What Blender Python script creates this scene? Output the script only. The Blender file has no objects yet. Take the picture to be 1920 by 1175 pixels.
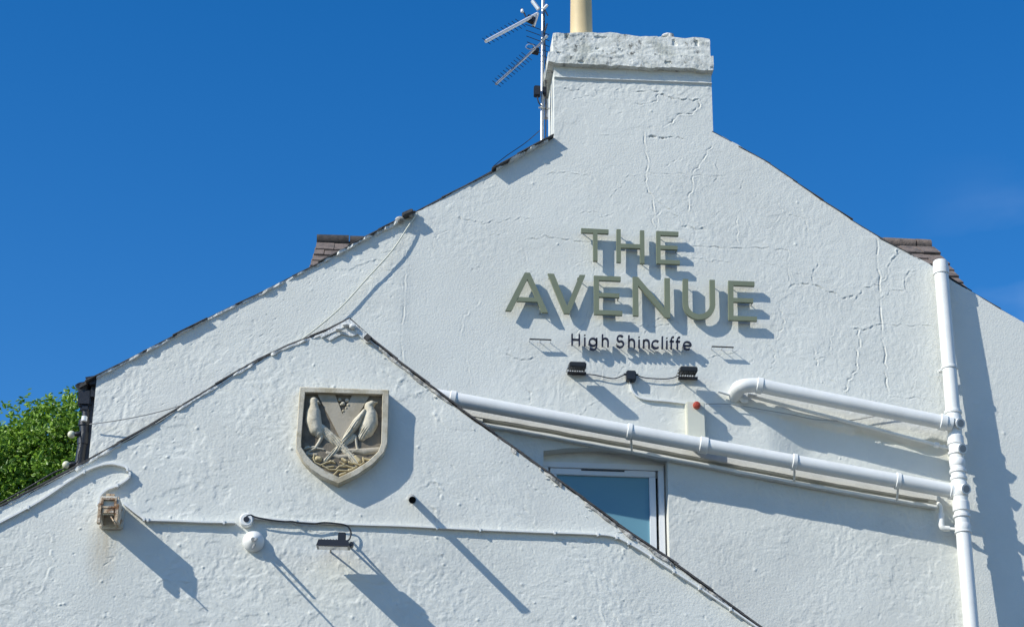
import bpy, bmesh, math, random
import numpy as np
from mathutils import Vector, Matrix
random.seed(7); rng = np.random.default_rng(7)
S = bpy.context.scene
COL = S.collection

# ---------------------------------------------------------------- camera
F = 3600.0; YAW, PITCH, ROLL = map(math.radians, (4.39, 22.83, 0.51))
CAM = Vector((0, -12.55, 1.65))
_cy, _sy, _cp, _sp = math.cos(YAW), math.sin(YAW), math.cos(PITCH), math.sin(PITCH)
fw = Vector((_sy*_cp, _cy*_cp, _sp)); r0 = Vector((_cy, -_sy, 0)); u0 = r0.cross(fw)
rt = math.cos(ROLL)*r0 + math.sin(ROLL)*u0; up = -math.sin(ROLL)*r0 + math.cos(ROLL)*u0
cam = bpy.data.cameras.new('camera'); co = bpy.data.objects.new('camera', cam); COL.objects.link(co)
M = Matrix((rt, up, -fw)).transposed().to_4x4(); M.translation = CAM; co.matrix_world = M
cam.sensor_width = 36; cam.lens = 36*F/1920; cam.clip_end = 5000; cam.clip_start = .1
S.camera = co

# ---------------------------------------------------------------- light
SK, SM = 2.05, 1.65                                # sun runs (SK right, SM down) for 1 m of depth
sun_dir = Vector((-SK, -1, SM)).normalized()
w = bpy.data.worlds.new('World'); S.world = w; w.use_nodes = True
nt = w.node_tree; nt.nodes.clear()
sky = nt.nodes.new('ShaderNodeTexSky'); sky.sky_type = 'NISHITA'; sky.sun_disc = False
sky.sun_elevation = math.asin(sun_dir.z); sky.sun_rotation = math.atan2(sun_dir.x, sun_dir.y)
sky.altitude = 200; sky.air_density = 1.0; sky.dust_density = 0.15; sky.ozone_density = 3.0
hsv = nt.nodes.new('ShaderNodeHueSaturation'); hsv.inputs['Saturation'].default_value = 1.385
hsv.inputs['Hue'].default_value = 0.5065; hsv.inputs['Value'].default_value = 1.08
bg = nt.nodes.new('ShaderNodeBackground'); bg.inputs[1].default_value = 0.148
wo = nt.nodes.new('ShaderNodeOutputWorld')
tc = nt.nodes.new('ShaderNodeTexCoord'); mp = nt.nodes.new('ShaderNodeMapping')
mp.inputs['Scale'].default_value = (5, 5, 14)
cn = nt.nodes.new('ShaderNodeTexNoise'); cn.inputs['Scale'].default_value = 1.6; cn.inputs['Detail'].default_value = 7
cr = nt.nodes.new('ShaderNodeValToRGB'); cr.color_ramp.elements[0].position = .42; cr.color_ramp.elements[1].position = .8
cr.color_ramp.elements[1].color = (.26, .26, .26, 1)
mx = nt.nodes.new('ShaderNodeMix'); mx.data_type = 'RGBA'; mx.inputs[7].default_value = (5.5, 6.5, 8, 1)
L = nt.links.new
L(tc.outputs['Generated'], mp.inputs[0]); L(mp.outputs[0], cn.inputs[0]); L(cn.outputs[0], cr.inputs[0])
# thin cirrus only well off to the right (east) and all round there
sx = nt.nodes.new('ShaderNodeSeparateXYZ'); L(tc.outputs['Generated'], sx.inputs[0])
mr = nt.nodes.new('ShaderNodeMapRange'); mr.inputs[1].default_value = .265; mr.inputs[2].default_value = .33
L(sx.outputs[0], mr.inputs[0])
ml = nt.nodes.new('ShaderNodeMath'); ml.operation = 'MULTIPLY'; L(cr.outputs[0], ml.inputs[0])
mz = nt.nodes.new('ShaderNodeMapRange'); mz.inputs[1].default_value = .455; mz.inputs[2].default_value = .4; L(sx.outputs[2], mz.inputs[0])
m3 = nt.nodes.new('ShaderNodeMath'); m3.operation = 'MULTIPLY'; L(mr.outputs[0], m3.inputs[0]); L(mz.outputs[0], m3.inputs[1]); L(m3.outputs[0], ml.inputs[1])
L(sky.outputs[0], hsv.inputs['Color']); L(hsv.outputs[0], mx.inputs[6]); L(ml.outputs[0], mx.inputs[0])
L(mx.outputs[2], bg.inputs[0]); L(bg.outputs[0], wo.inputs[0])
sl = bpy.data.lights.new('sun', 'SUN'); sl.energy = 5.0; sl.angle = math.radians(.5); sl.color = (1, .97, .87)
so = bpy.data.objects.new('sun', sl); COL.objects.link(so); so.rotation_euler = sun_dir.to_track_quat('Z', 'Y').to_euler()
so.location = (0, 0, 30)
S.view_settings.view_transform = 'Standard'; S.view_settings.look = 'None'
S.view_settings.exposure = 0.0; S.view_settings.gamma = 1; S.view_settings.use_curve_mapping = False
S.render.engine = 'CYCLES'

# ---------------------------------------------------------------- helpers
def ray(px, py):
    return fw*F + rt*(px-960) - up*(py-587.5)
def P(px, py, Y=0.0):
    """point of the real plane y=Y seen at a spot of the survey photograph"""
    d = ray(px, py); t = (Y-CAM.y)/d.y
    return CAM + d*t
def PA(px, py, Y):
    px = np.asarray(px, float); py = np.asarray(py, float)
    d = [fw[i]*F + rt[i]*(px-960) - up[i]*(py-587.5) for i in range(3)]
    t = (Y-CAM.y)/d[1]
    return CAM.x+d[0]*t, CAM.z+d[2]*t
def zline(pts, Y):
    q = sorted((P(a, b, Y).x, P(a, b, Y).z) for a, b in pts)
    xs = [a for a, b in q]; zs = [b for a, b in q]
    def f(x):
        x = np.asarray(x, float)
        z = np.interp(x, xs, zs)
        z = np.where(x < xs[0], zs[0]+(x-xs[0])*(zs[1]-zs[0])/(xs[1]-xs[0]), z)
        return np.where(x > xs[-1], zs[-1]+(x-xs[-1])*(zs[-1]-zs[-2])/(xs[-1]-xs[-2]), z)
    return f

LAT = rng.random((16, 256, 256))
def vnoise(x, y, k=0):
    xi = np.floor(x).astype(int); yi = np.floor(y).astype(int); fx = x-xi; fy = y-yi
    fx = fx*fx*fx*(fx*(fx*6-15)+10); fy = fy*fy*fy*(fy*(fy*6-15)+10)
    T = LAT[k % 16]; a, b, c, d = xi & 255, (xi+1) & 255, yi & 255, (yi+1) & 255
    return (T[a, c]*(1-fx)+T[b, c]*fx)*(1-fy)+(T[a, d]*(1-fx)+T[b, d]*fx)*fy-.5
def fbm(x, y, k=0, o=3):
    r = 0; s = 1.0; c, n = math.cos(.7), math.sin(.7)
    for i in range(o):
        r = r+vnoise(x, y, k+i)*s
        x, y = (c*x-n*y)*2.03+9.1, (n*x+c*y)*2.03+3.7; s *= .5
    return r

def link(ob, parent=None):
    COL.objects.link(ob)
    if parent is not None: ob.parent = parent
    return ob
def raw_mesh(name, verts, faces, mat, parent=None, smooth=False):
    me = bpy.data.meshes.new(name); verts = np.asarray(verts, np.float32); faces = np.asarray(faces, np.int32)
    n, k = faces.shape
    me.vertices.add(len(verts)); me.vertices.foreach_set('co', verts.ravel())
    me.loops.add(n*k); me.loops.foreach_set('vertex_index', faces.ravel())
    me.polygons.add(n); me.polygons.foreach_set('loop_start', np.arange(0, n*k, k, dtype=np.int32))
    me.update(calc_edges=True)
    me.polygons.foreach_set('use_smooth', np.full(n, smooth))
    me.materials.append(mat); me.validate()
    return link(bpy.data.objects.new(name, me), parent)

class MB:
    """collects primitives into one mesh"""
    def __init__(s): s.v = []; s.f = []; s.sm = []
    def add(s, vs, fs, smooth=False):
        b = len(s.v); s.v += [tuple(v) for v in vs]; s.f += [tuple(b+i for i in f) for f in fs]; s.sm += [smooth]*len(fs)
        return s
    def box(s, c, d, R=None, bev=0.0):
        c = Vector(c); h = Vector(d)/2
        bm = bmesh.new(); bmesh.ops.create_cube(bm, size=1)
        for v in bm.verts: v.co = Vector((v.co.x*d[0], v.co.y*d[1], v.co.z*d[2]))
        if bev: bmesh.ops.bevel(bm, geom=bm.edges[:], offset=bev, segments=2, affect='EDGES')
        bm.verts.index_update()
        vs = [(R @ v.co if R else v.co)+c for v in bm.verts]
        s.add(vs, [[v.index for v in f.verts] for f in bm.faces]); bm.free(); return s
    def prism(s, poly, y0, y1):
        """poly: xz outline; front at y0, back at y1"""
        n = len(poly); a = sum(poly[i][0]*poly[(i+1) % n][1]-poly[(i+1) % n][0]*poly[i][1] for i in range(n))
        if a < 0: poly = poly[::-1]
        vs = [(x, y0, z) for x, z in poly]+[(x, y1, z) for x, z in poly]
        fs = [list(range(n)), list(range(2*n-1, n-1, -1))]+[[i, i+n, (i+1) % n+n, (i+1) % n] for i in range(n)]
        return s.add(vs, fs)
    def tube(s, pts, r, n=12, cap=True, r2=None):
        pts = [Vector(p) for p in pts]; m = len(pts); vs = []; fs = []
        t0 = (pts[1]-pts[0]).normalized(); nn = t0.orthogonal().normalized()
        for i, p in enumerate(pts):
            t = (pts[min(i+1, m-1)]-pts[max(i-1, 0)]).normalized()
            nn = (nn-t*nn.dot(t)).normalized(); bb = t.cross(nn)
            rr = r[i] if isinstance(r, (list, tuple)) else r
            for k in range(n):
                a = 2*math.pi*k/n; vs.append(p+(nn*math.cos(a)+bb*math.sin(a))*rr)
        for i in range(m-1):
            for k in range(n):
                fs.append([i*n+k, i*n+(k+1) % n, (i+1)*n+(k+1) % n, (i+1)*n+k])
        s.add(vs, fs, True)
        if cap: s.add(vs[:n], [list(range(n))[::-1]]); s.add(vs[-n:], [list(range(n))])
        return s
    def sphere(s, c, r, sc=(1, 1, 1), u=12, v=8):
        bm = bmesh.new(); bmesh.ops.create_uvsphere(bm, u_segments=u, v_segments=v, radius=r)
        bm.verts.index_update()
        s.add([Vector((q.co.x*sc[0], q.co.y*sc[1], q.co.z*sc[2]))+Vector(c) for q in bm.verts], [[q.index for q in f.verts] for f in bm.faces], True)
        bm.free(); return s
    def build(s, name, mat, parent=None):
        me = bpy.data.meshes.new(name); me.from_pydata(s.v, [], s.f); me.update()
        me.polygons.foreach_set('use_smooth', s.sm); me.materials.append(mat); me.set_sharp_from_angle(angle=math.radians(38))
        return link(bpy.data.objects.new(name, me), parent)

def smooth_path(pts, k=6):
    pts = [Vector(p) for p in pts]; q = [pts[0]*2-pts[1]]+pts+[pts[-1]*2-pts[-2]]; o = []
    for i in range(1, len(q)-2):
        for j in range(k):
            t = j/k; a, b, c, d = q[i-1:i+3]
            o.append(.5*((2*b)+(c-a)*t+(2*a-5*b+4*c-d)*t*t+(3*b-a-3*c+d)*t**3))
    return o+[pts[-1]]
def strip(mb, path, hgt, y_of, y_front):
    """rectangular trunking along a path that lies in the wall plane"""
    path = [Vector(p) for p in path]; m = len(path); vs = []
    for i, p in enumerate(path):
        t = path[min(i+1, m-1)]-path[max(i-1, 0)]; n = Vector((-t.z, 0, t.x)).normalized()*hgt/2
        vs += [(p.x+n.x, y_front, p.z+n.z), (p.x-n.x, y_front, p.z-n.z), (p.x-n.x, y_of, p.z-n.z), (p.x+n.x, y_of, p.z+n.z)]
    fs = [[4*i+k, 4*i+(k+1) % 4, 4*i+4+(k+1) % 4, 4*i+4+k] for i in range(m-1) for k in range(4)]
    mb.add(vs, fs+[[3, 2, 1, 0], [4*m-4, 4*m-3, 4*m-2, 4*m-1]])
def tag(o, label=None, cat=None, group=None, kind=None):
    if label: o['label'] = label
    if cat: o['category'] = cat
    if group: o['group'] = group
    if kind: o['kind'] = kind
    return o
def empty(name, loc=(0, 0, 0)):
    o = bpy.data.objects.new(name, None); o.location = loc; o.empty_display_size = .1; return link(o)
def adopt(root):
    """parts were modelled in world space: keep them there under a root that stands elsewhere"""
    bpy.context.view_layer.update()
    inv = root.matrix_world.inverted()
    for c in root.children:
        c.matrix_parent_inverse = inv

# ---------------------------------------------------------------- materials
def mat(name, col, rough=.6, metal=0, var=0.0, vscale=3, bump=0.0, bscale=60, col2=None, mixs=(.45, .6), spec=None, layers=()):
    m = bpy.data.materials.new(name); m.use_nodes = True; n = m.node_tree.nodes; l = m.node_tree.links.new
    b = n['Principled BSDF']; b.inputs['Roughness'].default_value = rough; b.inputs['Metallic'].default_value = metal
    if spec is not None: b.inputs['Specular IOR Level'].default_value = spec
    c4 = (*col, 1); b.inputs['Base Color'].default_value = c4
    t = n.new('ShaderNodeTexCoord')
    src = None
    if col2 or var:
        no = n.new('ShaderNodeTexNoise'); no.inputs['Scale'].default_value = vscale; no.inputs['Detail'].default_value = 8
        no.inputs['Roughness'].default_value = .65
        l(t.outputs['Object'], no.inputs['Vector'])
        ra = n.new('ShaderNodeValToRGB'); ra.color_ramp.elements[0].position, ra.color_ramp.elements[1].position = mixs
        l(no.outputs[0], ra.inputs[0])
        ra.color_ramp.elements[0].color = c4
        ra.color_ramp.elements[1].color = (*(col2 or [c*(1-var) for c in col]), 1)
        src = ra.outputs[0]
    for (lc, ls, p0, p1, amt, sc3) in layers:
        no = n.new('ShaderNodeTexNoise'); no.inputs['Scale'].default_value = ls; no.inputs['Detail'].default_value = 8
        no.inputs['Roughness'].default_value = .7
        mpg = n.new('ShaderNodeMapping'); mpg.inputs['Scale'].default_value = sc3; mpg.inputs['Location'].default_value = (ls, 3, 1)
        l(t.outputs['Object'], mpg.inputs[0]); l(mpg.outputs[0], no.inputs['Vector'])
        ra = n.new('ShaderNodeValToRGB'); ra.color_ramp.elements[0].position = p0; ra.color_ramp.elements[1].position = p1
        ra.color_ramp.elements[1].color = (amt, amt, amt, 1); l(no.outputs[0], ra.inputs[0])
        mi = n.new('ShaderNodeMix'); mi.data_type = 'RGBA'; l(ra.outputs[0], mi.inputs[0])
        if src: l(src, mi.inputs[6])
        else: mi.inputs[6].default_value = c4
        mi.inputs[7].default_value = (*lc, 1); src = mi.outputs[2]
    if src: l(src, b.inputs['Base Color'])
    if bump:
        no = n.new('ShaderNodeTexNoise'); no.inputs['Scale'].default_value = bscale; no.inputs['Detail'].default_value = 5
        l(t.outputs['Object'], no.inputs['Vector'])
        bu = n.new('ShaderNodeBump'); bu.inputs['Distance'].default_value = bump; l(no.outputs[0], bu.inputs['Height'])
        l(bu.outputs[0], b.inputs['Normal'])
    return m
I3 = (1, 1, 1)
m_wall = mat('white_masonry_paint', (.705, .71, .662), .75, var=.05, vscale=1.7, bump=.0022, bscale=75,
             layers=[((.64, .62, .53), 1.1, .58, .8, .35, (1, 1, 1)), ((.55, .53, .48), 5, .66, .8, .35, (2.5, 1, .5))])
m_wall2 = mat('rough_white_masonry_paint', (.695, .70, .652), .78, var=.06, vscale=2.3, bump=.0026, bscale=62,
              layers=[((.62, .6, .52), 1.3, .6, .8, .3, (1, 1, 1)), ((.52, .5, .45), 6, .68, .82, .4, (2.5, 1, .4))])
m_cap = mat('weathered_cap_render', (.74, .74, .69), .9, bump=.006, bscale=35, col2=(.52, .52, .47), vscale=9, mixs=(.48, .72),
            layers=[((.3, .31, .25), 5, .48, .68, .6, I3), ((.1, .1, .09), 17, .57, .66, .9, (1, 1, .8))])
m_cream = mat('cream_paint', (.74, .74, .7), .6, var=.08, vscale=5, bump=.002)
m_pvc = mat('white_plastic', (.8, .8, .77), .38, var=.06, vscale=6, layers=[((.5, .48, .42), 7, .62, .85, .35, (1, 1, 1))])
m_upvc = mat('window_plastic', (.78, .79, .8), .3)
m_black = mat('black_plastic', (.022, .023, .027), .4)
m_blackiron = mat('black_painted_iron', (.012, .013, .02), .45, var=.3, vscale=9, bump=.002)
m_slate = mat('slate', (.085, .08, .078), .8, var=.5, vscale=8, bump=.004, col2=(.04, .04, .042))
m_tile = mat('brown_roof_tile', (.2, .155, .13), .9, vscale=12, bump=.006, col2=(.11, .09, .08),
             layers=[((.3, .29, .26), 9, .58, .75, .6, I3), ((.03, .035, .02), 20, .6, .7, .7, I3)])
m_ridge = mat('ridge_tile', (.07, .06, .055), .9, vscale=10, col2=(.03, .03, .03), bump=.004)
m_mortar = mat('mortar', (.5, .48, .44), .95, vscale=20, col2=(.22, .21, .19), bump=.008, bscale=60)
m_wmortar = mat('painted_mortar', (.72, .72, .69), .9, vscale=18, col2=(.4, .39, .36), mixs=(.5, .7), bump=.008, bscale=60)
m_olive = mat('olive_green_letters', (.2, .222, .145), .5, var=.06, vscale=8)
m_olive_side = m_olive
m_navy = mat('dark_blue_letters', (.012, .014, .035), .5)
m_stone = mat('cast_stone', (.56, .515, .42), .85, vscale=9, col2=(.4, .35, .25), bump=.002, bscale=90,
              layers=[((.25, .2, .13), 22, .55, .75, .5, I3)])
m_bird = mat('pale_carved_stone', (.62, .565, .45), .85, vscale=14, col2=(.46, .41, .31), bump=.001, bscale=90)
m_field = mat('dark_stained_stone', (.2, .17, .13), .9, vscale=12, col2=(.13, .11, .085), bump=.002, bscale=90)
m_vee = mat('taupe_stone', (.43, .38, .3), .85, vscale=8, col2=(.34, .3, .23), bump=.0015, bscale=90)
m_vine = mat('ochre_stone', (.52, .43, .25), .85, vscale=25, col2=(.4, .33, .2))
m_rust = mat('rusty_white_paint', (.66, .62, .53), .8, vscale=22, col2=(.42, .25, .12), mixs=(.52, .66), bump=.004,
             layers=[((.12, .05, .02), 30, .55, .7, .7, I3)])
m_rustd = mat('rusted_iron', (.55, .42, .28), .85, vscale=20, col2=(.2, .09, .035), mixs=(.46, .56), bump=.005, layers=[((.66, .6, .5), 17, .5, .62, .8, I3)])
m_metal = mat('galvanised_metal', (.55, .56, .57), .4, metal=.75, var=.15, vscale=20)
m_alu = mat('aluminium', (.8, .8, .8), .42, metal=.35)
m_pot = mat('buff_clay', (.64, .5, .28), .6, var=.08, vscale=4)
m_alarm = mat('cream_plastic', (.66, .65, .54), .45, var=.04, vscale=5)
m_red = mat('red_plastic', (.42, .06, .03), .4)
m_grey = mat('grey_plastic', (.33, .33, .32), .5)
m_bulb = mat('cream_bulb_glass', (.72, .7, .5), .15)
m_lens = mat('floodlight_glass', (.42, .42, .42), .15, var=.2, vscale=30)
m_asphalt = mat('asphalt', (.085, .085, .082), .9, var=.3, vscale=2, bump=.01)
m_bark = mat('bark', (.09, .07, .05), .9, var=.4, vscale=10, bump=.02)
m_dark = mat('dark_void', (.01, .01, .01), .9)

m_glass = bpy.data.materials.new('tinted_window_glass'); m_glass.use_nodes = True
b = m_glass.node_tree.nodes['Principled BSDF']; b.inputs['Base Color'].default_value = (.15, .33, .42, 1)
b.inputs['Roughness'].default_value = .5; b.inputs['IOR'].default_value = 1.45
m_leaf = bpy.data.materials.new('leaf'); m_leaf.use_nodes = True
n = m_leaf.node_tree.nodes; l = m_leaf.node_tree.links.new; b = n['Principled BSDF']; b.inputs['Roughness'].default_value = .45
oi = n.new('ShaderNodeNewGeometry'); ra = n.new('ShaderNodeValToRGB')
ra.color_ramp.elements[0].color = (.085, .19, .02, 1); ra.color_ramp.elements[1].color = (.33, .52, .055, 1)
l(oi.outputs['Random Per Island'], ra.inputs[0]); l(ra.outputs[0], b.inputs['Base Color'])
tr = n.new('ShaderNodeBsdfTranslucent'); l(ra.outputs[0], tr.inputs[0]); ms = n.new('ShaderNodeMixShader'); ms.inputs[0].default_value = .35
l(b.outputs[0], ms.inputs[1]); l(tr.outputs[0], ms.inputs[2]); l(ms.outputs[0], n['Material Output'].inputs[0])

for m_ in (m_wall, m_wall2):       # grime that has settled in the open cracks
    n = m_.node_tree.nodes; l = m_.node_tree.links.new; b = n['Principled BSDF']; src = b.inputs['Base Color'].links[0].from_socket
    at = n.new('ShaderNodeAttribute'); at.attribute_name = 'crack_dirt'; ma = n.new('ShaderNodeMath'); ma.operation = 'MULTIPLY'; ma.inputs[1].default_value = .42
    mi = n.new('ShaderNodeMix'); mi.data_type = 'RGBA'; mi.inputs[7].default_value = (.16, .155, .14, 1)
    l(at.outputs['Fac'], ma.inputs[0]); l(ma.outputs[0], mi.inputs[0]); l(src, mi.inputs[6]); l(mi.outputs[2], b.inputs['Base Color'])

# rust that has run down below the corroded lamp housing
q0 = P(196, 985, -1.0); n = m_wall2.node_tree.nodes; l = m_wall2.node_tree.links.new; b = n['Principled BSDF']; src = b.inputs['Base Color'].links[0].from_socket
t_ = n.new('ShaderNodeTexCoord'); mp_ = n.new('ShaderNodeMapping'); mp_.vector_type = 'POINT'
mp_.inputs['Location'].default_value = (-q0.x*9, 0, -(q0.z-.14)*3.2); mp_.inputs['Scale'].default_value = (9, 0, 3.2)
gr = n.new('ShaderNodeTexGradient'); gr.gradient_type = 'SPHERICAL'; nz = n.new('ShaderNodeTexNoise'); nz.inputs['Scale'].default_value = 6
m2 = n.new('ShaderNodeMapping'); m2.inputs['Scale'].default_value = (12, 1, .8)
l(t_.outputs['Object'], mp_.inputs[0]); l(mp_.outputs[0], gr.inputs[0]); l(t_.outputs['Object'], m2.inputs[0]); l(m2.outputs[0], nz.inputs[0])
mu = n.new('ShaderNodeMath'); mu.operation = 'MULTIPLY'; l(gr.outputs['Fac'], mu.inputs[0]); l(nz.outputs[0], mu.inputs[1])
mi = n.new('ShaderNodeMix'); mi.data_type = 'RGBA'; mi.inputs[7].default_value = (.5, .4, .26, 1)
l(mu.outputs[0], mi.inputs[0]); l(src, mi.inputs[6]); l(mi.outputs[2], b.inputs['Base Color'])

# ---------------------------------------------------------------- relief of the rendered walls
def crack_path(pts, Y, jag=.012, n=4):
    q = [(P(a, b, Y).x, P(a, b, Y).z) for a, b in pts]
    for _ in range(n-1):
        o = []
        for i in range(len(q)-1):
            (x0, z0), (x1, z1) = q[i], q[i+1]; ln = math.hypot(x1-x0, z1-z0)
            if ln < .02: o.append(q[i]); continue
            j = min(jag, ln*.22)*random.gauss(0, 1)*.7
            o += [q[i], ((x0+x1)/2-(z1-z0)/ln*j, (z0+z1)/2+(x1-x0)/ln*j)]
        q = o+[q[-1]]
    return q
LAST = [0.0]
def carve(h, X, Z, path, a, wd, lift=0.0):
    n = len(path)-1; D = None
    for i in range(n):
        (x0, z0), (x1, z1) = path[i], path[i+1]
        m = wd*5; sel = np.nonzero((X > min(x0, x1)-m) & (X < max(x0, x1)+m) & (Z > min(z0, z1)-m) & (Z < max(z0, z1)+m))[0]
        if not len(sel): continue
        px, pz = X[sel]-x0, Z[sel]-z0; dx, dz = x1-x0, z1-z0; L2 = dx*dx+dz*dz+1e-12
        t = np.clip((px*dx+pz*dz)/L2, 0, 1); qx, qz = px-t*dx, pz-t*dz; d = np.hypot(qx, qz)
        sg = np.sign(dx*pz-dz*px)
        if D is None: D = {}; best = np.full(len(X), 1e9); val = np.zeros(len(X))
        up_ = d < best[sel]; s2 = sel[up_]; best[s2] = d[up_]
        fade = min(1, (i+1)/2, (n-i)/2)
        k = (.55+.45*math.sin(i*1.3+x0*9))*fade
        val[s2] = k*(-a*np.exp(-(d[up_]/wd)**2)+lift*np.exp(-((d[up_]*sg[up_]-1.6*wd)/(1.2*wd))**2))
    if D is not None:
        h += val; LAST[0] = np.maximum(LAST[0], np.clip(-val/.006, 0, 1))

CR_MAIN = [  # (points, depth, width, lift)
    ([(855, 408), (880, 412), (905, 420), (930, 414)], .004, .006, .004), ([(930, 417), (965, 413), (1003, 415)], .003, .005, .003),
    ([(985, 450), (1000, 447), (1060, 450), (1108, 455)], .005, .006, .003), ([(1300, 462), (1380, 465), (1478, 470)], .005, .006, .003),
    ([(985, 450), (987, 512)], .003, .005, .002), ([(1478, 470), (1480, 540)], .003, .005, .002),
    ([(1208, 240), (1215, 300), (1210, 330), (1225, 370), (1228, 425)], .006, .006, .005),
    ([(1335, 265), (1325, 290), (1300, 320), (1297, 360), (1290, 400)], .006, .006, .005),
    ([(1228, 375), (1260, 395), (1278, 420)], .004, .005, .003), ([(1480, 540), (1530, 535), (1580, 560), (1602, 552)], .007, .007, .003),
    ([(1645, 450), (1650, 560), (1658, 680), (1668, 755)], .008, .007, .004), ([(1602, 562), (1615, 545), (1650, 535)], .005, .006, .004),
    ([(1525, 535), (1525, 510), (1535, 492)], .005, .006, .003), ([(1597, 615), (1625, 618), (1650, 608)], .006, .007, .005),
    ([(1610, 615), (1612, 650), (1604, 655), (1608, 690), (1595, 710), (1580, 735)], .006, .007, .006),
    ([(1525, 650), (1528, 672), (1545, 670)], .005, .007, .004), ([(1528, 672), (1533, 690)], .005, .006, .003),
    ([(1462, 580), (1468, 610), (1455, 635)], .004, .006, .003), ([(900, 560), (870, 590), (860, 640)], .003, .006, .004),
    ([(955, 655), (960, 668), (980, 674), (1010, 672)], .006, .006, .004), ([(875, 670), (880, 700), (885, 740)], .003, .005, .003),
    ([(980, 725), (996, 735), (992, 760)], .005, .006, .004), ([(1085, 780), (1100, 762), (1130, 750)], .003, .005, .003),
    ([(1055, 165), (1075, 172), (1095, 160)], .005, .006, .004), ([(1180, 170), (1235, 172), (1232, 190), (1190, 195)], .006, .006, .004),
    ([(1235, 178), (1265, 186), (1310, 187), (1312, 200), (1298, 214), (1270, 216), (1245, 238)], .008, .007, .006),
    ([(1212, 257), (1250, 259)], .014, .009, .002), ([(1250, 259), (1285, 262)], .006, .006, .003),
    ([(1335, 345), (1350, 330), (1300, 332), (1260, 328), (1220, 325)], .004, .005, .004),
    ([(1350, 325), (1345, 300)], .004, .006, .004), ([(762, 470), (758, 560), (757, 690)], .004, .006, .004),
    ([(1020, 327), (1060, 323), (1105, 330)], .003, .005, .004), ([(845, 430), (820, 440), (810, 470)], .003, .005, .003),
    ([(1460, 380), (1465, 400), (1440, 430)], .003, .005, .004), ([(1378, 400), (1382, 440), (1385, 462)], .004, .005, .004),
    ([(1090, 400), (1110, 395), (1130, 408), (1150, 400)], .003, .005, .003), ([(1240, 395), (1230, 405), (1232, 430)], .004, .006, .003),
    ([(1280, 425), (1310, 430), (1325, 433)], .006, .008, .004), ([(1110, 560), (1100, 600), (1085, 620), (1060, 650)], .003, .005, .004),
    ([(1650, 608), (1700, 610), (1760, 612)], .003, .006, .003), ([(1670, 745), (1740, 745)], .003, .006, .003),
    ([(1540, 690), (1590, 740)], .002, .006, .003), ([(1665, 500), (1685, 475), (1690, 460)], .006, .007, .008),
    ([(1665, 505), (1660, 520), (1650, 530)], .004, .006, .006), ([(1700, 545), (1700, 515), (1715, 508)], .003, .006, .006),
    ([(1652, 560), (1672, 545), (1695, 545), (1700, 530)], .003, .006, .005),
    ([(1100, 650), (1130, 690), (1110, 740)], .002, .005, .003), ([(1300, 700), (1335, 670), (1390, 660)], .002, .006, .003)]
for _ in range(46):
    x = random.uniform(830, 1740); y = random.uniform(160, 780)
    a = random.choice([0, 0, 1.5, -1.2, .6]); p = [(x, y)]
    for _ in range(random.randint(1, 4)):
        a += random.gauss(0, .6); x += 22*math.cos(a); y += 20*math.sin(a); p.append((x, y))
    CR_MAIN.append((p, random.uniform(.0015, .004), .005, random.uniform(.001, .004)))
PATHS_MAIN = [(crack_path(p, 0), a, wd, lf) for p, a, wd, lf in CR_MAIN]
pocket_edge = zline([(1425, 756), (1460, 774), (1520, 790), (1600, 803), (1700, 822), (1800, 838)], 0)
XR_ = P(1797, 950).x
PX0, PX1 = P(1432, 770).x, P(1530, 790).x
PBUMP = [(rng.uniform(-4.5, 5), rng.uniform(3.5, 10), rng.uniform(.004, .011), rng.uniform(.002, .006)) for _ in range(500)]
def pimples(h, X, Z, lst):
    for (x, z, r, a) in lst:
        sel = np.nonzero((np.abs(X-x) < 3*r) & (np.abs(Z-z) < 3*r))[0]
        if len(sel): h[sel] += a*np.exp(-(((X[sel]-x)**2+(Z[sel]-z)**2)/r**2))
def rough(X, Z, k, amp):
    h = fbm(X*1.1, Z*1.1, k, 2)*.014*amp
    fl = fbm(X*4.2, Z*5, k+11, 4); fm = np.clip(fbm(X*1.3, Z*1.3+5, k+12, 2)*4+.2, 0, 1)
    h += fm*amp*.0022*(1/(1+np.exp(-np.clip((fl-.16)/.012, -30, 30)))-1/(1+np.exp(-np.clip((-.22-fl)/.012, -30, 30))))
    wx = X+fbm(X*5, Z*5, k+3, 2)*.08; wz = Z+fbm(X*5+7, Z*5, k+4, 2)*.08
    t = np.clip(fbm(X*1.7+3, Z*1.7, k+5, 2)*1.6+.55, .12, 1)       # patches: smoother and rougher
    h += t*amp*(np.abs(fbm(wx*13+wz*3, wz*7-wx*2, k+6, 3))*.0024+fbm(wx*38, wz*30, k+8, 3)*.0030)
    h -= amp*.0022*np.clip(fbm(wx*55, wz*38, k+10, 2)-.42, 0, .2)*5
    return h
def h_main(X, Z):
    left = 1/(1+np.exp((X-P(762, 600).x)/.02))
    h = rough(X, Z, 0, .55+.5*left)
    for pth, a, wd, lf in PATHS_MAIN: carve(h, X, Z, pth, a*.85, wd*.8, lf*.6)
    pimples(h, X, Z, PBUMP[:160])
    # chimney string line, patch box step
    pz = zline([(1038, 146), (1335, 158)], 0)(X)
    inch = (Z > P(1200, 200).z)
    h += np.where(inch, .016*np.exp(-((Z-pz)/.008)**2), 0)+np.clip((Z-P(1200, 215).z)*4, 0, 1)*fbm(X*40, Z*40, 11, 2)*.003
    d = np.clip((X-PX0)/(PX1-PX0), 0, 1); e = pocket_edge(X)+fbm(X*6, X*0, 12, 2)*.05
    mask = 1/(1+np.exp(np.clip((Z-e)/.006, -40, 40)))
    h -= .06*(d*d*(3-2*d))*mask*(Z < P(1600, 740).z)*(X < XR_-.02)
    return h
def h_low(X, Z):
    h = rough(X, Z, 2, 1.0); pimples(h, X, Z, PBUMP[160:330]); return h
YF = -1.0
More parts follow.
